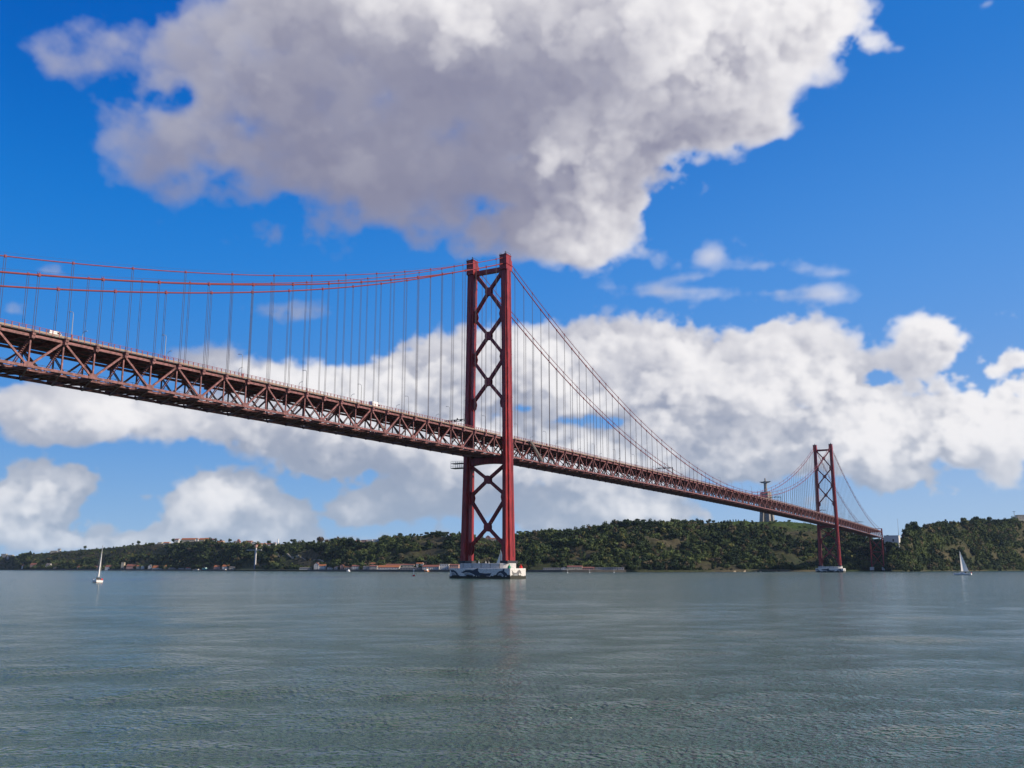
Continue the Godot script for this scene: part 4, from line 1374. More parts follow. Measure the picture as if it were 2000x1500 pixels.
func make_houses() -> void:
	var basis_ := Basis(Vector3(0.34, 0, 0.94), Vector3.UP, Vector3(-0.94, 0, 0.34)).orthonormalized()
	var rng := RandomNumberGenerator.new()
	rng.seed = 909
	var kinds := {"shed": "boat_shed"}
	for e in HOUSES:
		var w: float = e[3]
		var h: float = e[4]
		var r: float = e[5]
		var d := clampf(w * 0.8, 7.0, 13.0)
		var called := "house"
		for word in ["warehouse", "shed", "hall", "convent", "chapel", "villa", "tower house", "block", "hut"]:
			if word in e[9]:
				called = {"shed": "waterside_shed", "hall": "waterfront_hall", "tower house": "tower_house", "block": "apartment_block", "hut": "small_hut"}.get(word, word)
				break
		var o := thing(called, e[9], "building" if w > 20.0 or called in ["apartment_block", "warehouse"] else "house", Vector3(e[0], e[1], e[2]), "houses on the far bank")
		o.basis = basis_
		var wall: Material = M["wall_" + e[7]]
		var roof: Material = M["roof_" + e[8]]
		var hw := w * 0.5
		var wh := Heap.new()
		var pointed: bool = e[6] == "gable" and w < 11.0
		var foot := -7.0
		if e[6] == "flat":
			wh.box(Transform3D(Basis().scaled(Vector3(w, h - foot, d)), Vector3(0, (h + foot) * 0.5, -d * 0.5)))
			part(o, "wall", wh.done(), wall)
			block(o, "roof", Vector3(0, h + 0.16, -d * 0.5), Vector3(w + 0.5, 0.3, d + 0.5), roof)
			block(o, "parapet", Vector3(0, h + 0.55, -0.1), Vector3(w + 0.3, 0.5, 0.3), wall)
			block(o, "parapet", Vector3(hw - 0.1, h + 0.55, -d * 0.5 - 0.2), Vector3(0.3, 0.48, d - 0.2), wall)
		else:
			# gabled prism; the ridge runs along the front, or towards the river on narrow houses
			var a := []
			var b := []
			if pointed:
				for p in [[-hw, foot], [hw, foot], [hw, h], [0.0, h + r], [-hw, h]]:
					a.append(Vector3(p[0], p[1], 0))
					b.append(Vector3(p[0], p[1], -d))
			else:
				for p in [[0.0, foot], [0.0, h], [-d * 0.5, h + r], [-d, h], [-d, foot]]:
					a.append(Vector3(-hw, p[1], p[0]))
					b.append(Vector3(hw, p[1], p[0]))
			wh.loft([a, b])
			part(o, "wall", wh.done(), wall)
			for sd in [-1.0, 1.0]:
				var rh := Heap.new()
				if pointed:
					rh.box(bar_at(Vector3(sd * (hw + 0.5), h - 0.42 * r / hw + 0.18, -d * 0.5), Vector3(sd * 0.04, h + r + 0.2, -d * 0.5), d + 1.0, 0.28))
				else:
					var zc := -d * 0.5
					rh.box(bar_at(Vector3(0, h - 0.5 * r / (d * 0.5) + 0.18, zc + sd * (d * 0.5 + 0.5)), Vector3(0, h + r + 0.2, zc + sd * 0.04), w + 0.9, 0.28))
				part(o, "roof", rh.done(), roof)
			if rng.randf() < 0.6:
				block(o, "chimney", Vector3(hw * rng.randf_range(-0.6, 0.6), h + r * 0.9, -d * 0.65), Vector3(0.9, 2.2, 0.9), wall)
		# windows and a door on the river front, windows on the sunny side
		var cols := clampi(int(w / 3.6), 1, 8)
		var rows := clampi(int(h / 3.1), 1, 4)
		for j in rows:
			for i in cols:
				var x := (i + 0.5) / cols * w - hw
				var y := (j + 0.58) / rows * h
				if j == 0 and i == cols / 2 and h > 3.0:
					block(o, "door", Vector3(x, 1.15, 0.03), Vector3(1.2, 2.3, 0.14), M.dark_steel)
				else:
					block(o, "window", Vector3(x, y, 0.03), Vector3(1.2, minf(1.5, h / rows * 0.55), 0.14), M.window_glass)
			for i in 2:
				block(o, "window", Vector3(hw + 0.03, (j + 0.58) / rows * h, -d * (0.3 + 0.4 * i)), Vector3(0.14, minf(1.5, h / rows * 0.55), 1.1), M.window_glass)

# ---------------------------------------------------------------- woods and trees
# a crown of leaf clumps: small tilted faces through a lumpy volume, denser towards its skin
func crown(sd: int, rx: float, ry: float, rz: float, faces: int, leaf: float, lobes: int, flat: float) -> ArrayMesh:
	var rng := RandomNumberGenerator.new()
	rng.seed = sd
	var centres := []
	for k in lobes:
		var d := Vector3(rng.randf_range(-1, 1), rng.randf_range(-0.8, 1), rng.randf_range(-1, 1)).normalized() * rng.randf_range(0.25, 0.62)
		centres.append([d, rng.randf_range(0.36, 0.58)])
	var h := Heap.new()
	for k in faces:
		var c: Array = centres[rng.randi() % lobes]
		var dir := Vector3(rng.randfn(), rng.randfn(), rng.randfn()).normalized()
		var p: Vector3 = c[0] + dir * c[1] * pow(rng.randf(), 0.33)
		if flat > 0.0 and p.y < -flat:
			p.y = -flat + rng.randf_range(-0.08, 0.08)
		p = Vector3(p.x * rx, p.y * ry, p.z * rz)
		var n := (dir + Vector3(rng.randfn(), rng.randfn() + 0.5, rng.randfn()) * 0.55).normalized()
		var t := n.cross(Vector3(rng.randfn(), rng.randfn(), rng.randfn())).normalized()
		var b := n.cross(t)
		var s := leaf * rng.randf_range(0.6, 1.3)
		h.quad(p - t * s, p + b * s * 0.7 + n * s * 0.2, p + t * s, p - b * s * 0.7 + n * s * 0.15)
	return h.done()

func make_woods() -> void:
	var shapes := [crown(1, 1, 0.95, 1, 230, 0.20, 7, 0.6), crown(2, 1.1, 0.8, 1, 230, 0.20, 8, 0.5), crown(3, 0.8, 1.2, 0.8, 230, 0.19, 7, 0.7), crown(4, 1.15, 0.6, 1.1, 200, 0.22, 8, 0.3)]
	var rng := RandomNumberGenerator.new()
	rng.seed = 1701
	var thick := make_noise(FastNoiseLite.TYPE_SIMPLEX_SMOOTH, 0.007, 3, 401)
	var hue := make_noise(FastNoiseLite.TYPE_SIMPLEX_SMOOTH, 0.010, 3, 402)
	var spots := [[], [], [], []]
	var last := float(BANK.size() - 1)
	var clear := [[12.80, 14.62, 0.15, 0.62, 0.10], [13.60, 15.00, 0.28, 0.62, 0.35], [11.24, 14.00, 0.00, 0.12, 0.00], [11.60, 12.32, 0.00, 0.35, 0.10], [30.40, 35.75, 0.72, 1.10, 0.16], [32.20, 33.75, 0.90, 1.10, 0.00], [4.00, 8.00, 0.45, 1.10, 0.25], [7.67, 11.20, 0.00, 0.14, 0.00], [14.00, 20.50, 0.00, 0.14, 0.00], [23.75, 27.62, 0.00, 0.11, 0.00], [17.50, 19.17, 0.80, 1.10, 0.30], [8.67, 13.00, 0.76, 1.10, 0.05], [4.88, 6.20, 0.70, 1.10, 0.10], [16.13, 17.15, 0.78, 1.10, 0.04], [16.33, 18.50, 0.14, 0.30, 0.60], [0.00, 3.33, 0.00, 1.10, 0.25], [20.90, 22.67, 0.66, 1.10, 0.10], [19.93, 20.26, 0.85, 1.10, 0.10], [6.60, 9.12, 0.50, 0.90, 0.30], [18.50, 19.83, 0.60, 0.85, 0.30]]
	for n in 90000:
		var u := rng.randf() * last
		var i := int(u)
		var step := Vector2(BANK[i + 1][0] - BANK[i][0], BANK[i + 1][1] - BANK[i][1]).length()
		if rng.randf() > step / 150.0:
			continue
		var v := lerpf(0.045, 1.03, pow(rng.randf(), 0.9))
		var keep := 1.0
		for z in clear:
			if u > z[0] and u < z[1] and v > z[2] and v < z[3]:
				keep = minf(keep, z[4])
		var p := ground(u, v)
		keep *= clampf(0.82 + 1.15 * thick.get_noise_3d(p.x, p.y * 2.5, p.z) * 1.5, 0.12, 1.0)
		if rng.randf() > keep:
			continue
		var size := lerpf(2.2, 11.0, pow(rng.randf(), 2.6)) * (0.5 if keep < 0.35 else 1.0)
		if v > 0.93:
			size *= 0.6
		var kind := rng.randi() % 4
		var g := hue.get_noise_3d(p.x, p.y * 2.5, p.z) + rng.randf_range(-0.25, 0.25)
		var col := Color(0.020, 0.036, 0.020).lerp(Color(0.080, 0.108, 0.040), clampf(0.42 + g * 1.3, 0.0, 1.0))
		if rng.randf() < 0.08:
			col = Color(0.095, 0.080, 0.048)
		elif rng.randf() < 0.04:
			col = Color(0.12, 0.125, 0.045)
		spots[kind].append([Transform3D(Basis(Vector3.UP, rng.randf() * TAU).scaled(Vector3.ONE * size * Vector3(1, rng.randf_range(0.85, 1.15), 1)), p + Vector3.UP * size * 0.35), col])
	for k in 4:
		var mm := MultiMesh.new()
		mm.transform_format = MultiMesh.TRANSFORM_3D
		mm.use_colors = true
		mm.mesh = shapes[k]
		mm.instance_count = spots[k].size()
		for i in spots[k].size():
			mm.set_instance_transform(i, spots[k][i][0])
			mm.set_instance_color(i, spots[k][i][1])
		var o := MultiMeshInstance3D.new()
		o.name = numbered("woodland")
		o.multimesh = mm
		o.material_override = M.leaf
		add_child(o)
		o.set_meta("kind", "stuff")
		o.set_meta("label", ["round dark woodland covering the far bank", "low spreading woodland covering the far bank", "tall crowned woodland covering the far bank", "scrub covering the far bank"][k])
		o.set_meta("category", "woodland")

# place along the bank, height of the top above the river, kind, label
const TREES := [
	[6.320, 79.0, "broadleaf_tree", "round tree alone on the skyline left of the sailing boat"],
	[7.983, 84.5, "broadleaf_tree", "low bush tree left of the round crest tree"],
	[8.183, 89.9, "broadleaf_tree", "rounded tree standing free on the left crest"],
	[9.250, 92.2, "broadleaf_tree", "dark tree at the left end of the crest village"],
	[10.420, 85.9, "broadleaf_tree", "brownish tree right of the yellow crest house"],
	[10.620, 82.5, "broadleaf_tree", "brown wintry tree between crest village and dark round tree"],
	[10.980, 82.5, "broadleaf_tree", "tall dark round tree in a gap of the crest village"],
	[12.540, 72.8, "broadleaf_tree", "big dark round tree left of the white chimney"],
	[13.120, 67.9, "umbrella_pine", "leftmost of the two joined umbrella pines right of the chimney"],
	[13.440, 73.1, "umbrella_pine", "large leaning umbrella pine right of the white chimney"],
	[13.660, 66.8, "cypress_tree", "dark cypress just right of the large leaning pine"],
	[13.900, 67.5, "cypress_tree", "second dark cypress right of the leaning pine"],
	[14.175, 67.0, "broadleaf_tree", "bushy tree right of the two cypresses"],
	[14.350, 70.2, "cypress_tree", "pointed dark tree above the villa's hillside"],
	[14.675, 76.4, "broadleaf_tree", "tall thin wintry tree on the crest above the villa"],
	[15.000, 70.1, "broadleaf_tree", "bushy crest tree right of the tall wintry tree"],
	[15.300, 71.7, "umbrella_pine", "round topped pine right of the tall wintry tree"],
	[15.600, 67.7, "broadleaf_tree", "pale yellowish tree left of the three cube houses"],
	[17.175, 71.6, "broadleaf_tree", "dark tree right of the three cube houses"],
	[17.425, 74.5, "broadleaf_tree", "pair crowned tree on the crest step"],
	[17.875, 75.1, "cypress_tree", "small pointed tree left of the windblown pine"],
	[18.025, 78.1, "umbrella_pine", "windblown pine alone on the bare crest"],
	[18.550, 76.6, "broadleaf_tree", "small round tree left of the yellow crest house"],
	[18.725, 77.6, "broadleaf_tree", "round tree behind the yellow crest house"],
	[19.050, 76.3, "umbrella_pine", "pine at the yellow crest house's right end"],
	[19.217, 79.3, "umbrella_pine", "tall umbrella pine, first of the pine row on the crest"],
	[19.417, 80.1, "umbrella_pine", "umbrella pine with broad reddish crown in the pine row"],
	[19.633, 77.9, "umbrella_pine", "umbrella pine third in the crest pine row"],
	[19.867, 79.8, "umbrella_pine", "umbrella pine left of the nearer tower"],
	[20.180, 78.6, "cypress_tree", "cypress touching the nearer tower's left leg"],
	[21.250, 75.0, "broadleaf_tree", "tree framed by the nearer tower's legs"],
	[23.325, 78.5, "umbrella_pine", "flat umbrella pine just right of the nearer tower"],
	[23.700, 79.2, "umbrella_pine", "second flat umbrella pine right of the nearer tower"],
	[26.700, 92.9, "umbrella_pine", "first umbrella pine of the high crest group"],
	[26.980, 95.2, "umbrella_pine", "reddish umbrella pine in the high crest group"],
	[27.400, 96.4, "umbrella_pine", "umbrella pine left of the tiny white chapel"],
	[27.800, 99.6, "broadleaf_tree", "dark tree behind the tiny white chapel"],
	[28.083, 103.0, "umbrella_pine", "big umbrella pine right of the white chapel"],
	[28.283, 102.7, "umbrella_pine", "right one of the two biggest umbrella pines"],
	[28.467, 97.3, "broadleaf_tree", "low crest bush right of the biggest pines"],
	[28.617, 98.8, "cypress_tree", "tiny pointed tree right of the biggest pines"],
	[30.720, 111.8, "broadleaf_tree", "round tree at the left end of the cypress row"],
	[30.880, 109.2, "cypress_tree", "small dark cypress in the crest row left of the monument"],
	[31.060, 108.8, "cypress_tree", "small dark cypress in the crest row left of the monument"],
	[31.260, 111.2, "cypress_tree", "small dark cypress in the crest row left of the monument"],
	[31.420, 113.4, "cypress_tree", "small dark cypress in the crest row left of the monument"],
	[31.540, 113.3, "cypress_tree", "small dark cypress in the crest row left of the monument"],
	[31.640, 115.9, "cypress_tree", "small dark cypress in the crest row left of the monument"],
	[31.740, 116.8, "cypress_tree", "small dark cypress in the crest row left of the monument"],
	[31.840, 116.0, "cypress_tree", "small dark cypress in the crest row left of the monument"],
	[31.960, 114.2, "cypress_tree", "small dark cypress in the crest row left of the monument"],
	[32.060, 116.3, "cypress_tree", "small dark cypress in the crest row left of the monument"],
	[32.360, 114.5, "broadleaf_tree", "bush at the foot of the monument, left side"],
	[33.325, 117.4, "broadleaf_tree", "bush at the foot of the monument, right side"],
	[42.053, 94.4, "broadleaf_tree", "dark tree beside the pale anchorage building"],
	[42.632, 102.9, "broadleaf_tree", "second dark tree right of the anchorage building"],
	[45.357, 131.0, "broadleaf_tree", "highest round crown on the right hill"],
	[45.000, 125.4, "broadleaf_tree", "rounded crown left of the right hill's highest tree"],
	[45.757, 133.5, "broadleaf_tree", "broad crown near the right hill's mast"],
]

func make_trees() -> void:
	var crowns := {}
	crowns["umbrella_pine"] = [crown(21, 0.60, 0.30, 0.60, 520, 0.075, 9, 0.35), crown(22, 0.55, 0.27, 0.58, 520, 0.075, 8, 0.4)]
	crowns["cypress_tree"] = [crown(31, 0.17, 0.5, 0.17, 300, 0.05, 6, 0.0)]
	crowns["broadleaf_tree"] = [crown(41, 0.56, 0.46, 0.56, 520, 0.08, 8, 0.6), crown(42, 0.5, 0.48, 0.52, 520, 0.08, 7, 0.6)]
	var trunks := {}
	for k in ["umbrella_pine", "cypress_tree", "broadleaf_tree"]:
		var h := Heap.new()
		var top: float = {"umbrella_pine": 0.8, "cypress_tree": 0.3, "broadleaf_tree": 0.55}[k]
		h.tube([Vector3(0, -0.15, 0), Vector3(0.01, top * 0.5, 0.01), Vector3(0.02, top, 0)], [0.045, 0.032, 0.02], 7)
		if k != "cypress_tree":
			for q in 5:
				var w := TAU * q / 5.0
				var b := Vector3(0.015, top * 0.75, 0.005)
				h.tube([b, b + Vector3(cos(w) * 0.13, 0.13, sin(w) * 0.13), b + Vector3(cos(w) * 0.27, 0.21, sin(w) * 0.27)], [0.018, 0.012, 0.006], 5)
		trunks[k] = h.done()
	var n := 0
	for e in TREES:
		n += 1
		var foot := ground(e[0], 0.985) - Vector3.UP * 0.8
		var tall := clampf(e[1] - foot.y, 5.0, 24.0)
		var o := thing(e[2], e[3], "tree", foot, {"umbrella_pine": "umbrella pines on the crest", "cypress_tree": "cypresses on the crest", "broadleaf_tree": "free standing trees on the crest"}[e[2]])
		o.rotation.y = n * 1.7
		o.scale = Vector3.ONE * tall
		part(o, "trunk", trunks[e[2]], M.bark)
		var mat: Material = M.leaf_broad
		if e[2] == "umbrella_pine":
			mat = M.leaf_pine
		elif e[2] == "cypress_tree":
			mat = M.leaf_cypress
		elif "wintry" in e[3] or "brown" in e[3]:
			mat = M.leaf_wintry
		elif "pale" in e[3] and "building" not in e[3]:
			mat = M.leaf_pale
		var lift: float = {"umbrella_pine": 0.76, "cypress_tree": 0.5, "broadleaf_tree": 0.62}[e[2]]
		part(o, "crown", crowns[e[2]][n % crowns[e[2]].size()], mat, Transform3D(Basis(), Vector3(0, lift, 0)))

# ---------------------------------------------------------------- boats and buoys
func sailboat(label: String, at: Vector3, heading: float, heel: float, size: float, jib: bool, stripe: Material, boom_out := 0.25) -> void:
	# local x points to the bow; size is the hull's length
	var o := thing("sailing_boat", label, "boat", at, "sailing boats on the river")
	o.basis = Basis(Vector3.UP, heading) * Basis(Vector3(1, 0, 0), heel) * Basis().scaled(Vector3.ONE * size / 10.0)
	var h := Heap.new()
	var rings := []
	for e in [[-5.0, 1.25, 0.95], [-4.0, 1.5, 0.9], [-1.0, 1.75, 0.9], [2.0, 1.35, 1.0], [4.2, 0.55, 1.15], [5.0, 0.06, 1.25]]:
		var ring := []
		for p in [[-1.0, 1.0], [-0.92, 0.35], [-0.55, -0.3], [0.0, -0.55], [0.55, -0.3], [0.92, 0.35], [1.0, 1.0]]:
			ring.append(Vector3(e[0], p[1] * e[2] if p[1] > 0 else p[1], p[0] * e[1]))
		rings.append(ring)
	h.loft(rings)
	part(o, "hull", h.done(), M.white_paint)
	var sh := Heap.new()
	var r2 := []
	for e in [[-5.02, 1.05, 0.0], [-4.0, 1.34, 0.0], [-1.0, 1.58, 0.0], [2.0, 1.2, 0.0], [4.2, 0.5, 0.0]]:
		r2.append([Vector3(e[0], 0.0, -e[1]), Vector3(e[0], 0.16, -e[1] * 1.03), Vector3(e[0], 0.16, e[1] * 1.03), Vector3(e[0], 0.0, e[1])])
	sh.loft(r2)
	part(o, "boot_stripe", sh.done(), stripe)
	var cb := Heap.new()
	cb.loft([ring_xz([[-1.6, -0.85], [1.9, -0.6], [1.9, 0.6], [-1.6, 0.85]], 0.85), ring_xz([[-1.4, -0.7], [1.3, -0.5], [1.3, 0.5], [-1.4, 0.7]], 1.45)])
	part(o, "cabin", cb.done(), M.white_paint)
	for sd in [-1.0, 1.0]:
		block(o, "cabin_window", Vector3(0.1, 1.16, sd * 0.73), Vector3(1.6, 0.22, 0.12), M.window_glass)
	bar(o, "mast", Vector3(0.6, 0.9, 0), Vector3(0.6, 14.4, 0), 0.16, 0.2, M.grey_steel, Vector3.RIGHT)
	var clew := Vector3(0.6 - 4.3 * cos(boom_out), 2.1, 4.3 * sin(boom_out))
	bar(o, "boom", Vector3(0.6, 2.0, 0), clew + Vector3(0, -0.1, 0), 0.12, 0.16, M.grey_steel)
	part(o, "mainsail", sail(Vector3(0.5, 2.25, 0), Vector3(0.5, 14.2, 0), clew + Vector3(0, 0.15, 0), 0.35), M.sail)
	if jib:
		part(o, "jib", sail(Vector3(4.7, 1.5, 0), Vector3(0.75, 12.6, 0), Vector3(0.9, 1.7, 1.1 * signf(boom_out)), 0.3), M.sail)
	for e in [[Vector3(4.9, 1.3, 0), Vector3(0.65, 13.0, 0)], [Vector3(-4.9, 1.0, 0), Vector3(0.55, 14.3, 0)], [Vector3(0.4, 0.9, 1.6), Vector3(0.6, 11.5, 0)], [Vector3(0.4, 0.9, -1.6), Vector3(0.6, 11.5, 0)]]:
		bar(o, "stay", e[0], e[1], 0.035, 0.035, M.grey_steel)
	for k in 5:
		for sd in [-1.0, 1.0]:
			var x := -4.7 + k * 2.2
			var w := 1.2 if k == 0 else 1.5 if k < 4 else 0.6
			bar(o, "stanchion", Vector3(x, 0.95, sd * w), Vector3(x, 1.65, sd * w), 0.05, 0.05, M.grey_steel)
	block(o, "cockpit_hood", Vector3(-1.9, 1.55, 0), Vector3(0.9, 0.7, 1.6), M.dark_steel)
	block(o, "stern_buoy", Vector3(-4.8, 1.35, 0.8), Vector3(0.25, 0.6, 0.6), M.red_lamp)

func sail(tack: Vector3, head: Vector3, clew: Vector3, belly: float) -> ArrayMesh:
	var h := Heap.new()
	var n := 8
	var out := (head - tack).cross(clew - tack).normalized()
	var grid := []
	for j in n + 1:
		var row := []
		var t := float(j) / n
		for i in n + 1:
			var q := float(i) / n
			var p := tack.lerp(head, t) + (clew - tack) * (1.0 - t) * q
			row.append(p + out * belly * sin(PI * q) * (1.0 - t) * 1.6)
		grid.append(row)
	for j in n:
		for i in n:
			h.quad(grid[j][i], grid[j + 1][i], grid[j + 1][i + 1], grid[j][i + 1])
	return h.done()

func hull_boat(called: String, label: String, at: Vector3, turn: float, length: float, wide: float, high: float, hull: Material, cabin: Material, funnel := false) -> void:
	var o := thing(called, label, "boat", at, "boats moored along the far shore")
	o.rotation.y = turn
	var h := Heap.new()
	var rings := []
	var l := length * 0.5
	for e in [[-1.0, 0.8, 1.0], [-0.8, 1.0, 0.95], [0.5, 1.0, 0.95], [0.85, 0.6, 1.1], [1.0, 0.05, 1.3]]:
		rings.append([Vector3(e[0] * l, -0.6, -e[1] * wide * 0.35), Vector3(e[0] * l, high * e[2], -e[1] * wide * 0.5), Vector3(e[0] * l, high * e[2], e[1] * wide * 0.5), Vector3(e[0] * l, -0.6, e[1] * wide * 0.35)])
	h.loft(rings)
	part(o, "hull", h.done(), hull)
	var c := Heap.new()
	c.loft([ring_xz([[-l * 0.6, -wide * 0.3], [l * 0.05, -wide * 0.3], [l * 0.05, wide * 0.3], [-l * 0.6, wide * 0.3]], high * 0.9), ring_xz([[-l * 0.55, -wide * 0.27], [-l * 0.02, -wide * 0.27], [-l * 0.02, wide * 0.27], [-l * 0.55, wide * 0.27]], high * 0.9 + 2.4)])
	part(o, "cabin", c.done(), cabin)
	for k in 3:
		for sd in [-1.0, 1.0]:
			block(o, "cabin_window", Vector3(-l * 0.5 + k * l * 0.18, high * 0.9 + 1.5, sd * wide * 0.29), Vector3(l * 0.1, 0.7, 0.12), M.window_glass)
	bar(o, "mast", Vector3(l * 0.15, high * 0.9, 0), Vector3(l * 0.15, high + 5.0, 0), 0.16, 0.16, M.grey_steel, Vector3.RIGHT)
	if funnel:
		block(o, "funnel", Vector3(-l * 0.3, high + 3.2, 0), Vector3(1.2, 2.4, 1.2), M.orange_hull)

func make_boats() -> void:
	sailboat("white sailing boat with slack narrow sail, nearest boat at the left", Vector3(-206.5, 0.0, -69.0), deg_to_rad(63.0), deg_to_rad(5.0), 10.8, false, M.orange_hull, -0.12)
	sailboat("white sailing yacht with full mainsail off the right hill", Vector3(480.0, 0.0, 214.7), deg_to_rad(80.0), deg_to_rad(0.0), 15.0, false, M.dark_steel, 0.5)
	sailboat("sailing boat with tall white sails seen between the nearer tower's legs", Vector3(62.0, 0.0, -26.0), deg_to_rad(112.0), 0.0, 12.4, true, M.blue_grey, -0.3)
	var k := 0
	for e in [[937.0, "leftmost small sail behind the nearer pier"], [950.5, "middle small sail behind the nearer pier"], [956.5, "rightmost small sail behind the nearer pier"]]:
		var w := deg_to_rad(61.05) + atan((e[0] - 1000.0) / 1843.0)
		var r := 905.0 + k * 45.0
		sailboat(e[1], Vector3(EYE.x + sin(w) * r, 0.0, EYE.z - cos(w) * r), deg_to_rad(100.0 + 25.0 * k), 0.0, 9.4, true, M.blue_grey, 0.4)
		k += 1
	var q := ground(9.81, -0.02)
	hull_boat("moored_barge", "long pale barge lying off the quay right of the grey sheds", Vector3(q.x, 0, q.z), deg_to_rad(68.0), 46.0, 7.0, 2.2, M.barge_hull, M.barge_hull)
	q = ground(10.00, 0.012)
	hull_boat("fishing_boat", "teal fishing boat hauled up behind the pale barge", Vector3(q.x, 2.6, q.z), deg_to_rad(70.0), 26.0, 6.5, 3.2, M.teal_hull, M.teal_hull)
	q = ground(10.76, -0.02)
	hull_boat("moored_barge", "grey barge moored before the pink and white quay houses", Vector3(q.x, 0, q.z), deg_to_rad(70.0), 38.0, 7.0, 2.4, M.quay_stone, M.barge_hull)
	q = ground(16.00, -0.03)
	hull_boat("motor_boat", "small pale motor boat moored left of the village quay", Vector3(q.x, 0, q.z), deg_to_rad(60.0), 13.0, 4.0, 1.5, M.white_paint, M.white_paint)
	q = ground(19.22, -0.03)
	hull_boat("tug_boat", "orange and white tug boat at the village quay", Vector3(q.x, 0, q.z), deg_to_rad(58.0), 15.0, 5.5, 2.4, M.orange_hull, M.white_paint, true)
	for e in [[Vector3(146, 0, -152.7), "thin white channel marker in the water left of the nearer pier", 1.0], [Vector3(664, 0, -268), "leftmost of the three channel markers right of the pier", 0.8], [Vector3(747, 0, -274), "middle one of the three channel markers right of the pier", 0.8], [Vector3(763, 0, -244), "rightmost of the three channel markers right of the pier", 0.8]]:
		var b := thing("channel_marker", e[1], "buoy", e[0], "channel markers in the river")
		b.scale = Vector3.ONE * e[2]
		var h := Heap.new()
		h.tube([Vector3(0, -0.5, 0), Vector3(0, 0.3, 0), Vector3(0, 0.8, 0), Vector3(0, 1.0, 0)], [0.9, 1.0, 0.8, 0.2], 12)
		part(b, "float", h.done(), M.red_lamp if e[2] == 1.0 else M.white_paint)
		bar(b, "pole", Vector3(0, 0.9, 0), Vector3(0, 4.6, 0), 0.22, 0.22, M.white_paint, Vector3.RIGHT)
		block(b, "top_mark", Vector3(0, 4.8, 0), Vector3(0.6, 0.7, 0.6), M.white_paint)

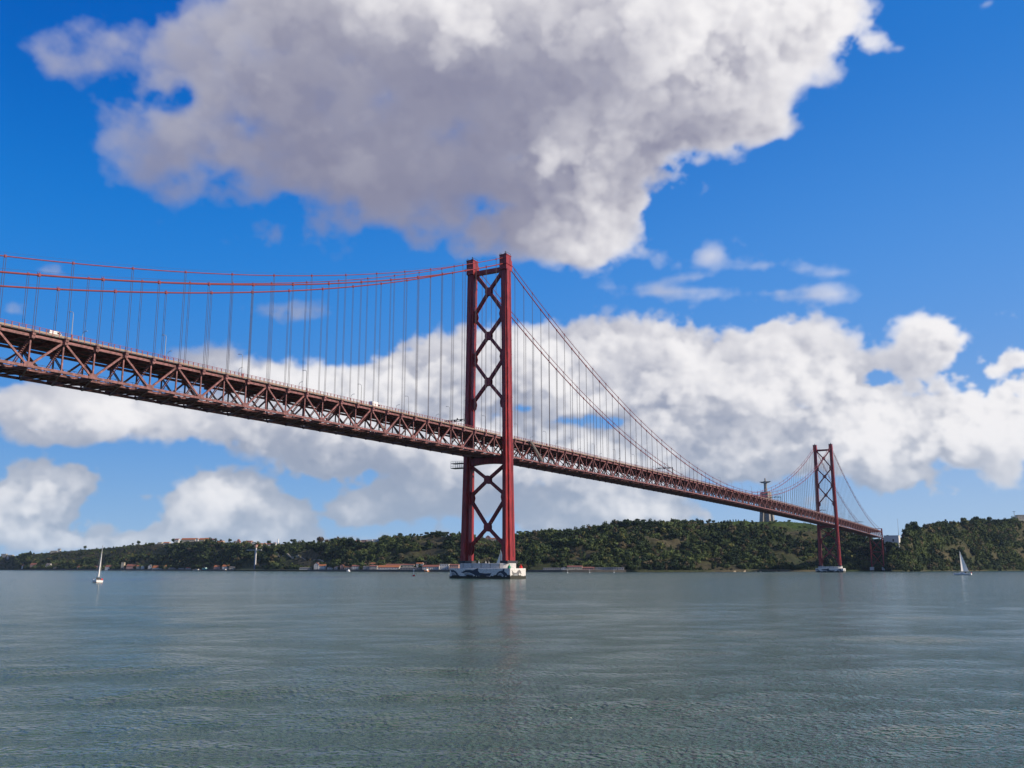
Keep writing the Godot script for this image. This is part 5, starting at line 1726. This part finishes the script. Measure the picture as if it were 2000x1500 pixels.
# ---------------------------------------------------------------- sky
# Cloud bodies: azimuth and elevation of the centre, two radii, tilt (degrees), density, crispness, relative thickness.
const CLOUDS := [
	[59.33, 32.38, 14.59, 5.65, 1, 1.00, 0.60, 1.10],
	[72.85, 31.30, 9.74, 4.82, -6, 1.00, 1.00, 1.40],
	[66.39, 26.42, 7.68, 5.74, -2, 1.00, 0.90, 1.30],
	[74.26, 27.04, 4.56, 3.36, -6, 0.85, 1.00, 1.00],
	[51.03, 28.15, 13.04, 6.97, 4, 0.90, 0.20, 0.35],
	[43.86, 25.21, 8.30, 5.30, 7, 0.80, 0.15, 0.30],
	[54.46, 23.16, 9.80, 4.42, 3, 0.85, 0.20, 0.40],
	[64.98, 21.16, 5.47, 3.60, -1, 0.95, 1.00, 1.10],
	[46.97, 19.29, 4.94, 1.48, 5, 0.60, 0.20, 0.50],
	[40.76, 29.97, 4.76, 2.62, 10, 0.60, 0.20, 0.40],
	[34.54, 27.78, 4.20, 1.92, 13, 0.48, 0.10, 0.50],
	[32.75, 26.62, 2.17, 1.02, 14, 0.42, 0.10, 0.50],
	[80.82, 31.10, 3.17, 2.85, -10, 0.85, 1.00, 1.00],
	[59.09, 19.99, 5.81, 2.27, 1, 0.80, 0.30, 0.60],
	[38.72, 22.28, 3.45, 2.77, 9, 0.60, 0.15, 0.40],
	[39.43, 25.99, 1.59, 0.92, 10, -0.50, 0.20, 1.00],
	[40.56, 26.71, 0.80, 1.19, 10, -0.40, 0.20, 1.00],
	[50.96, 21.50, 1.01, 1.30, 4, -0.40, 0.20, 1.00],
	[46.88, 21.06, 2.60, 0.76, 5, -0.50, 0.20, 1.00],
	[57.54, 37.53, 18.36, 5.96, 2, 1.00, 0.50, 1.00],
	[35.23, 32.01, 2.70, 1.47, 14, -0.50, 0.30, 1.00],
	[83.94, 28.86, 2.17, 1.04, -12, 0.66, 0.35, 1.00],
	[85.35, 28.34, 1.27, 0.52, -12, 0.50, 0.20, 1.00],
	[77.63, 25.28, 1.79, 1.01, -7, 0.50, 1.00, 1.00],
	[71.97, 18.46, 5.05, 1.32, -3, 0.41, 0.06, 1.00],
	[78.56, 15.84, 3.40, 0.88, -5, 0.47, 0.06, 1.00],
	[74.36, 16.06, 6.45, 0.72, -4, 0.42, 0.06, 1.00],
	[69.08, 16.78, 3.64, 0.79, -2, 0.40, 0.06, 1.00],
	[76.26, 17.57, 3.18, 0.59, -5, 0.42, 0.06, 1.00],
	[70.75, 19.43, 1.80, 0.42, -3, 0.48, 0.06, 1.00],
	[79.80, 16.97, 1.96, 0.41, -6, 0.48, 0.06, 1.00],
	[72.24, 17.24, 2.09, 0.36, -3, 0.48, 0.06, 1.00],
	[87.85, 27.97, 0.98, 0.26, -13, 0.36, 0.40, 1.00],
	[89.95, 29.68, 1.19, 0.34, -15, 0.38, 0.40, 1.00],
	[68.65, 12.81, 7.59, 2.92, -2, 1.00, 1.00, 1.00],
	[62.96, 12.45, 5.88, 2.95, -0, 0.95, 0.90, 1.00],
	[77.77, 12.39, 4.29, 2.83, -4, 1.00, 1.00, 1.00],
	[73.52, 10.80, 10.00, 3.03, -2, 1.00, 0.70, 0.80],
	[65.78, 10.40, 9.78, 2.48, -1, 0.90, 0.50, 0.60],
	[80.83, 10.71, 3.59, 2.64, -4, 0.75, 0.70, 0.80],
	[85.49, 12.42, 2.39, 2.04, -6, 1.00, 1.00, 1.00],
	[83.85, 10.35, 3.72, 2.18, -4, 0.70, 0.60, 0.80],
	[56.93, 11.80, 6.47, 3.10, 1, 0.95, 0.90, 1.00],
	[49.19, 10.67, 9.17, 2.28, 2, 0.80, 0.40, 0.70],
	[42.62, 11.83, 3.37, 1.36, 4, 0.60, 0.30, 0.70],
	[52.94, 8.18, 9.65, 2.76, 1, 0.90, 0.40, 0.70],
	[41.41, 8.52, 10.42, 1.76, 3, 0.85, 0.30, 0.60],
	[34.68, 8.95, 6.52, 1.54, 4, 0.80, 0.30, 0.60],
	[35.08, 7.30, 2.77, 0.95, 4, 0.60, 0.60, 0.80],
	[50.26, 6.44, 3.59, 1.82, 1, 0.90, 1.00, 1.00],
	[70.98, 7.99, 4.81, 2.29, -1, 0.95, 1.00, 1.00],
	[67.25, 6.21, 7.01, 3.07, -1, 0.85, 0.40, 0.70],
	[75.12, 6.66, 4.66, 2.40, -2, 0.90, 0.90, 1.00],
	[81.44, 7.31, 5.18, 2.62, -3, 0.85, 0.80, 0.90],
	[82.92, 5.09, 2.67, 1.43, -2, 0.80, 0.80, 0.90],
	[87.41, 7.41, 3.75, 2.37, -4, 0.90, 0.90, 1.00],
	[89.06, 10.48, 2.69, 1.49, -6, 0.75, 0.90, 1.00],
	[88.57, 5.00, 1.71, 0.93, -3, 0.50, 0.40, 0.80],
	[79.87, 9.00, 5.02, 1.77, -3, 0.70, 0.40, 0.80],
	[61.05, 7.33, 8.62, 2.78, -0, 0.85, 0.30, 0.60],
	[76.42, 9.17, 6.35, 2.10, -2, 0.60, 0.40, 0.80],
	[65.75, 8.79, 2.77, 0.62, -1, -0.85, 0.30, 1.00],
	[61.05, 9.50, 1.86, 0.31, -0, -0.40, 0.30, 1.00],
	[70.12, 9.69, 2.12, 0.37, -2, -0.50, 0.30, 1.00],
	[82.64, 10.73, 1.35, 0.75, -4, -0.70, 0.40, 1.00],
	[78.18, 9.38, 1.71, 0.36, -3, -0.50, 0.30, 1.00],
	[74.33, 8.80, 1.77, 0.42, -2, -0.60, 0.30, 1.00],
	[85.39, 9.52, 1.82, 0.40, -4, -0.60, 0.40, 1.00],
	[34.73, 3.95, 3.10, 2.09, 2, 1.00, 1.00, 1.00],
	[36.31, 4.84, 1.28, 1.23, 2, 0.90, 1.00, 1.00],
	[34.02, 5.02, 1.13, 1.04, 3, 0.80, 1.00, 1.00],
	[33.47, 2.95, 3.15, 1.63, 2, 0.90, 1.00, 1.00],
	[36.57, 1.51, 5.84, 0.88, 1, 0.75, 0.60, 0.80],
	[34.27, 2.16, 5.39, 1.03, 1, 0.75, 0.70, 0.80],
	[44.21, 4.13, 3.51, 1.70, 1, 1.00, 1.00, 1.00],
	[46.56, 3.08, 2.89, 1.65, 1, 1.00, 1.00, 1.00],
	[47.88, 2.80, 1.92, 1.60, 1, 0.90, 1.00, 1.00],
	[42.87, 3.02, 2.45, 1.57, 1, 1.00, 1.00, 1.00],
	[41.29, 1.85, 3.26, 0.97, 1, 0.80, 0.80, 0.90],
	[45.20, 1.74, 6.23, 0.82, 0, 0.70, 0.50, 0.80],
	[51.56, 3.53, 1.86, 1.21, 1, 0.90, 1.00, 1.00],
	[54.88, 4.38, 5.17, 1.59, 0, 0.80, 0.30, 0.60],
	[57.63, 5.47, 4.92, 2.15, 0, 0.80, 0.30, 0.60],
	[59.50, 3.94, 4.31, 1.53, 0, 0.70, 0.30, 0.60],
	[65.98, 3.78, 6.40, 1.65, -0, 0.85, 0.50, 0.80],
	[68.71, 3.30, 3.02, 1.27, -0, 0.75, 0.80, 1.00],
	[63.22, 5.01, 0.93, 0.68, -0, 0.60, 0.90, 1.00],
	[63.51, 2.57, 3.07, 0.73, -0, 0.70, 0.80, 1.00],
	[73.79, 3.25, 3.51, 0.77, -1, 0.50, 0.50, 0.80],
	[39.21, 3.95, 1.60, 0.37, 2, 0.50, 0.30, 1.00],
	[89.42, 8.93, 1.94, 1.37, -5, 0.80, 0.90, 1.00],
	[86.14, 9.18, 2.31, 1.13, -4, 0.60, 0.70, 0.90],
	[89.89, 11.36, 1.45, 1.09, -6, 0.70, 0.90, 1.00],
	[85.22, 4.16, 1.54, 0.62, -2, 0.55, 0.60, 1.00],
	[52.47, 3.29, 3.61, 0.78, 0, 0.60, 0.70, 1.00],
	[38.91, 1.40, 4.20, 0.62, 1, 0.60, 0.60, 1.00],
	[49.55, 1.48, 5.29, 0.53, 0, 0.50, 0.50, 1.00],
	[61.05, 2.11, 9.13, 0.55, -0, 0.50, 0.40, 1.00],
	[70.81, 2.98, 4.48, 0.66, -1, 0.55, 0.50, 1.00],
	[34.04, 16.16, 2.75, 0.50, 8, 0.40, 0.30, 1.00],
	[47.17, 15.12, 3.52, 0.90, 4, 0.41, 0.20, 1.00],
	[32.46, 13.87, 1.70, 0.49, 7, 0.40, 0.30, 1.00],
	[78.72, 3.90, 1.85, 0.58, -1, 0.50, 0.50, 1.00],
	[89.09, 13.52, 1.81, 0.55, -7, 0.46, 0.50, 1.00],
]

var sky_n := {}
var tile := {}

func make_noise(type: int, freq: float, octaves: int, sd: int) -> FastNoiseLite:
	var n := FastNoiseLite.new()
	n.noise_type = type
	n.frequency = freq
	n.seed = sd
	n.fractal_type = FastNoiseLite.FRACTAL_FBM if octaves > 1 else FastNoiseLite.FRACTAL_NONE
	n.fractal_octaves = octaves
	n.fractal_gain = 0.5
	n.fractal_lacunarity = 2.1
	return n

func all_clouds() -> Array:
	var list: Array = CLOUDS.duplicate()
	var rng := RandomNumberGenerator.new()
	rng.seed = 4711
	var tries := 0
	var groups := 0
	while groups < 46 and tries < 4000:
		tries += 1
		var az := rng.randf_range(0.0, 360.0)
		var el := rng.randf_range(2.0, 62.0)
		if az > 12.0 and az < 110.0 and el < 47.0:
			continue
		groups += 1
		var size := rng.randf_range(4.0, 9.0) * (0.5 + el / 40.0)
		var crisp := rng.randf_range(0.4, 1.0)
		for k in rng.randi_range(3, 6):
			list.append([az + rng.randf_range(-1.4, 1.4) * size / cos(deg_to_rad(el)), el + rng.randf_range(-0.35, 0.35) * size, size * rng.randf_range(0.5, 1.0), size * rng.randf_range(0.3, 0.5), 0.0, rng.randf_range(0.7, 1.0), crisp, 1.0])
	return list

func deep(el: float) -> float:
	return 1.2 + 0.26 * clampf(el, 0.0, 40.0)

# The clouds of one piece of sky as a small volume: azimuth x elevation x depth, lit by marching towards the sun and the zenith.
func sky_tile(clouds: Array, az0: float, el0: float, step: float, w: int, h: int, cell: float) -> Image:
	var nx := int(w * step / cell) + 2
	var ny := int(h * step / cell) + 2
	var nz := 20
	var layer := nx * ny
	var mask := PackedFloat32Array()
	mask.resize(layer * nz)
	var crisp := PackedFloat32Array()
	crisp.resize(layer * nz)
	var n := 0
	for c in clouds:
		n += 1
		var ce: float = maxf(cos(deg_to_rad(c[1])), 0.15)
		var tilt: float = deg_to_rad(c[4])
		var ct := cos(tilt)
		var sn := sin(tilt)
		var reach: float = maxf(c[2], c[3]) * 1.2
		var dmax := deep(c[1])
		var rz: float = clampf(sqrt(c[2] * c[3]) * 0.9 * c[7], 0.25, dmax * 0.85)
		var wz: float = (fmod(n * 0.618, 1.0) - 0.5) * 0.5 * rz
		if c[5] < 0.0:
			rz = dmax * 2.0
		var j0 := clampi(int((el0 - c[1] - reach) / cell), 0, ny - 1)
		var j1 := clampi(int((el0 - c[1] + reach) / cell) + 1, 0, ny - 1)
		for turn in [-360.0, 0.0, 360.0]:
			var x0: float = (c[0] + turn - az0 - reach / ce) / cell
			var x1: float = (c[0] + turn - az0 + reach / ce) / cell
			if x1 < 0 or x0 > nx - 1:
				continue
			var i0 := clampi(int(x0), 0, nx - 1)
			var i1 := clampi(int(x1) + 1, 0, nx - 1)
			for j in range(j0, j1 + 1):
				var el := el0 - j * cell
				var dy: float = el - c[1]
				var dz := deep(el)
				for i in range(i0, i1 + 1):
					var dx: float = (az0 + i * cell - c[0] - turn) * ce
					var u: float = (dx * ct + dy * sn) / c[2]
					var v: float = (dy * ct - dx * sn) / c[3]
					var r2 := u * u + v * v
					if r2 >= 1.44:
						continue
					for k in nz:
						var q := (((k + 0.5) / nz * 2.0 - 1.0) * dz - wz) / rz
						var r3 := r2 + q * q
						if r3 >= 1.44:
							continue
						var g := clampf((1.2 - sqrt(r3)) / 0.95, 0.0, 1.0)
						g = g * g * (3.0 - 2.0 * g)
						var at := k * layer + j * nx + i
						if c[5] < 0.0:
							mask[at] *= 1.0 + c[5] * g
						else:
							g *= c[5]
							mask[at] = mask[at] + g - mask[at] * g
							crisp[at] = lerpf(crisp[at], c[6], g)
	# coarse density, then light: from the sun (right, above, a little behind the viewer) and from overhead
	var rho := PackedFloat32Array()
	rho.resize(layer * nz)
	for k in nz:
		for j in ny:
			for i in nx:
				var at := k * layer + j * nx + i
				if mask[at] > 0.05:
					rho[at] = clampf(cloud_density(mask[at], crisp[at], az0 + i * cell, el0 - j * cell, ((k + 0.5) / nz * 2.0 - 1.0), false), 0.0, 1.0)
	var sun := PackedFloat32Array()
	sun.resize(layer * nz)
	sun.fill(1.0)
	var top := PackedFloat32Array()
	top.resize(layer * nz)
	top.fill(1.0)
	for j in range(1, ny):
		var el := el0 - j * cell
		for k in nz:
			for i in nx:
				var at := k * layer + j * nx + i
				top[at] = lerpf(top[at - nx] * exp(-rho[at - nx] * cell * lerpf(0.55, 0.30, smoothstep(10.0, 22.0, el))), 1.0, 0.02)
	for i in range(nx - 2, -1, -1):
		for j in range(1, ny):
			var el := el0 - j * cell
			var ce := maxf(cos(deg_to_rad(el)), 0.3)
			var dk: float = 0.04 * cell * ce / (deep(el) * 2.0 / nz)
			var dj: float = 0.50 * ce
			var thin := cell * lerpf(0.38, 0.24, smoothstep(10.0, 22.0, el))
			for k in nz:
				var at := k * layer + j * nx + i
				var kk := clampf(k - dk, 0.0, nz - 1.001)
				var k0 := int(kk)
				var fk := kk - k0
				var b := k0 * layer + j * nx + i + 1
				var b2 := mini(k0 + 1, nz - 1) * layer + j * nx + i + 1
				var v0 := lerpf(sun[b] * exp(-rho[b] * thin), sun[b2] * exp(-rho[b2] * thin), fk)
				var v1 := lerpf(sun[b - nx] * exp(-rho[b - nx] * thin), sun[b2 - nx] * exp(-rho[b2 - nx] * thin), fk)
				sun[at] = lerpf(v0, v1, dj)
	tile = {"az0": az0, "el0": el0, "step": step, "w": w, "cell": cell, "nx": nx, "ny": ny, "nz": nz, "mask": mask, "crisp": crisp, "sun": sun, "top": top, "rows": []}
	tile.rows.resize(h)
	var job := WorkerThreadPool.add_group_task(sky_row, h)
	WorkerThreadPool.wait_for_group_task_completion(job)
	var bytes := PackedByteArray()
	for j in h:
		bytes.append_array(tile.rows[j].to_byte_array())
	return Image.create_from_data(w, h, false, Image.FORMAT_RGBF, bytes)

func cloud_density(m: float, cr: float, az_d: float, el_d: float, q: float, full: bool) -> float:
	var az := deg_to_rad(az_d)
	var el := deg_to_rad(el_d)
	var ce := cos(el)
	var k := 1.0 + deg_to_rad(deep(el_d) * q)
	var x := sin(az) * ce * k
	var y := sin(el) * 1.2 * k
	var z := -cos(az) * ce * k
	# the clouds low in the sky are farther away, so their puffs are smaller
	var low := 1.0 - smoothstep(13.5, 18.0, el_d)
	var b: float = sky_n.broad.get_noise_3d(x, y, z)
	var p := 0.0
	var f := 0.0
	if not full:
		if low < 1.0:
			p += (1.0 - low) * -sky_n.lump.get_noise_3d(x * 1.5, y * 1.5, z * 1.5)
		if low > 0.0:
			p += low * -(0.5 * sky_n.lump.get_noise_3d(x, y, z) + 0.5 * sky_n.lump.get_noise_3d(x * 2.3, y * 2.3, z * 2.3))
		return ((m - 0.40) * 1.5 + b * 0.75 + (p - 0.5) * (0.15 + 1.4 * cr)) * 1.4
	if low < 1.0:
		var f0: float = sky_n.fine.get_noise_3d(x, y, z)
		f += (1.0 - low) * f0
		p += (1.0 - low) * -sky_n.puff.get_noise_3d(x * 1.5 + b * 0.02, y * 1.5 - b * 0.02, z * 1.5 + f0 * 0.012)
	if low > 0.0:
		var f1: float = sky_n.fine.get_noise_3d(x * 2.2, y * 2.2, z * 2.2)
		f += low * f1
		p += low * -(0.5 * sky_n.lump.get_noise_3d(x, y, z) + 0.5 * sky_n.puff.get_noise_3d(x * 2.3 + b * 0.03, y * 2.3 - b * 0.03, z * 2.3 + f1 * 0.012))
	p -= 0.5
	return (m - 0.40) * 1.5 + b * 0.75 + p * (0.12 + (1.45 + 0.75 * low) * cr) + f * 0.80

func sky_row(j: int) -> void:
	var t: Dictionary = tile
	var w: int = t.w
	var nx: int = t.nx
	var nz: int = t.nz
	var layer: int = nx * t.ny
	var mask: PackedFloat32Array = t.mask
	var crisp: PackedFloat32Array = t.crisp
	var sun: PackedFloat32Array = t.sun
	var top: PackedFloat32Array = t.top
	var el_d: float = t.el0 - j * t.step
	var out := PackedFloat32Array()
	out.resize(w * 3)
	var gy: float = j * t.step / t.cell
	var jy := int(gy)
	var fy := gy - jy
	var ds := deep(el_d) * 2.0 / nz
	var relief := lerpf(0.24, 0.36, smoothstep(6.0, 14.0, el_d))
	var shade := Color(0.235, 0.240, 0.345).lerp(Color(0.30, 0.355, 0.475), clampf(1.25 - el_d / 16.0, 0.0, 1.0))
	var bright := Color(0.93, 0.91, 0.92)
	var haze := 0.8 * exp(-maxf(el_d, 0.0) / 3.2)
	var low := 1.0 - smoothstep(8.0, 14.0, el_d)
	for i in w:
		var az_d: float = t.az0 + i * t.step
		var base := clear_sky(az_d, el_d)
		var gx: float = i * t.step / t.cell
		var ix := int(gx)
		var fx := gx - ix
		var a00 := (1.0 - fx) * (1.0 - fy)
		var a10 := fx * (1.0 - fy)
		var a01 := (1.0 - fx) * fy
		var a11 := fx * fy
		var left := 1.0
		var light := 0.0
		for k in nz:
			var at := k * layer + jy * nx + ix
			var m := mask[at] * a00 + mask[at + 1] * a10 + mask[at + nx] * a01 + mask[at + nx + 1] * a11
			if m < 0.04:
				continue
			var cr := crisp[at] * a00 + crisp[at + 1] * a10 + crisp[at + nx] * a01 + crisp[at + nx + 1] * a11
			var d := cloud_density(m, cr, az_d, el_d, (k + 0.5) / nz * 2.0 - 1.0, true)
			if d <= 0.0:
				continue
			var a := 1.0 - exp(-minf(d, 0.8) * ds * lerpf(0.75, 9.0, cr) * (1.0 + 2.0 * low))
			var s := sun[at] * a00 + sun[at + 1] * a10 + sun[at + nx] * a01 + sun[at + nx + 1] * a11
			var v := top[at] * a00 + top[at + 1] * a10 + top[at + nx] * a01 + top[at + nx + 1] * a11
			# thin cloud is bright, deep folds are darker
			# relief: a face turned to the sun has less cloud just sunwards of it
			var turn := 0.0
			if left > 0.15:
				turn = clampf((cloud_density(m, cr, az_d, el_d, (k + 0.5) / nz * 2.0 - 1.0, false) - cloud_density(m, cr, az_d + relief, el_d + relief * 0.6, (k + 0.5) / nz * 2.0 - 1.0, false)) * (1.15 + 0.85 * low), -0.5, 0.5)
			light += left * a * clampf(s * lerpf(0.68, 0.60, low) + v * lerpf(0.36, 0.46, low) - 0.08 * minf(d, 0.8) + turn * (0.10 + 0.9 * s), 0.0, 1.0)
			left *= 1.0 - a
			if left < 0.02:
				break
		if left < 0.995:
			var solid := 1.0 - left
			var col := shade.lerp(bright, clampf(light / solid, 0.0, 1.0))
			base = base.lerp(col, solid)
		base = base.lerp(Color(0.42, 0.57, 0.74), haze * 0.75)
		out[i * 3] = base.r
		out[i * 3 + 1] = base.g
		out[i * 3 + 2] = base.b
	t.rows[j] = out

func clear_sky(az: float, el: float) -> Color:
	# deep blue above, paler towards the horizon and on the sun's side
	var e := maxf(el, 0.0)
	var side := 0.5 + 0.5 * cos(deg_to_rad(az - SUN_AZ))
	var s := smoothstep(0.10, 0.70, side)
	var mid := Color(0.001, 0.205, 0.68).lerp(Color(0.075, 0.29, 0.75), s)
	var high := Color(0.001, 0.110, 0.50).lerp(Color(0.022, 0.195, 0.63), s)
	var low := Color(0.24, 0.46, 0.74).lerp(Color(0.44, 0.60, 0.79), s)
	var c := mid.lerp(high, smoothstep(14.0, 32.0, e))
	c = c.lerp(low, exp(-pow(e / 8.6, 1.35)))
	return c.lerp(Color(0.003, 0.075, 0.38), smoothstep(32.0, 80.0, e) * 0.8)

func make_sky() -> Sky:
	sky_n.lump = make_noise(FastNoiseLite.TYPE_CELLULAR, 13.0, 3, 11)
	sky_n.puff = make_noise(FastNoiseLite.TYPE_CELLULAR, 13.0, 5, 11)
	for n in [sky_n.lump, sky_n.puff]:
		n.cellular_distance_function = FastNoiseLite.DISTANCE_EUCLIDEAN
		n.cellular_return_type = FastNoiseLite.RETURN_DISTANCE
		n.fractal_gain = 0.52
	sky_n.fine = make_noise(FastNoiseLite.TYPE_SIMPLEX_SMOOTH, 18.0, 5, 23)
	sky_n.broad = make_noise(FastNoiseLite.TYPE_SIMPLEX_SMOOTH, 6.0, 2, 47)
	var clouds := all_clouds()
	var coarse := sky_tile(clouds, 0.0, 90.0, 360.0 / 1024.0, 1024, 264, 1.4)
	coarse.resize(4096, 1056, Image.INTERPOLATE_CUBIC)
	var pano := Image.create(4096, 2048, false, Image.FORMAT_RGBF)
	pano.fill(Color(0.25, 0.33, 0.38))
	pano.blit_rect(coarse, Rect2i(0, 0, 4096, 1056), Vector2i.ZERO)
	# the quarter of the sky over the river again, at full sharpness
	var step := 360.0 / 4096.0
	var left := int(22.0 / step)
	var top := int(54.0 / step)
	var near := sky_tile(clouds, left * step, 90.0 - top * step, step, int(92.0 / step), int(38.0 / step), 0.4)
	pano.blit_rect(near, Rect2i(0, 0, int(78.0 / step), near.get_height()), Vector2i(left, top))
	var m := PanoramaSkyMaterial.new()
	m.panorama = ImageTexture.create_from_image(pano)
	m.filter = true
	var s := Sky.new()
	s.sky_material = m
	return s
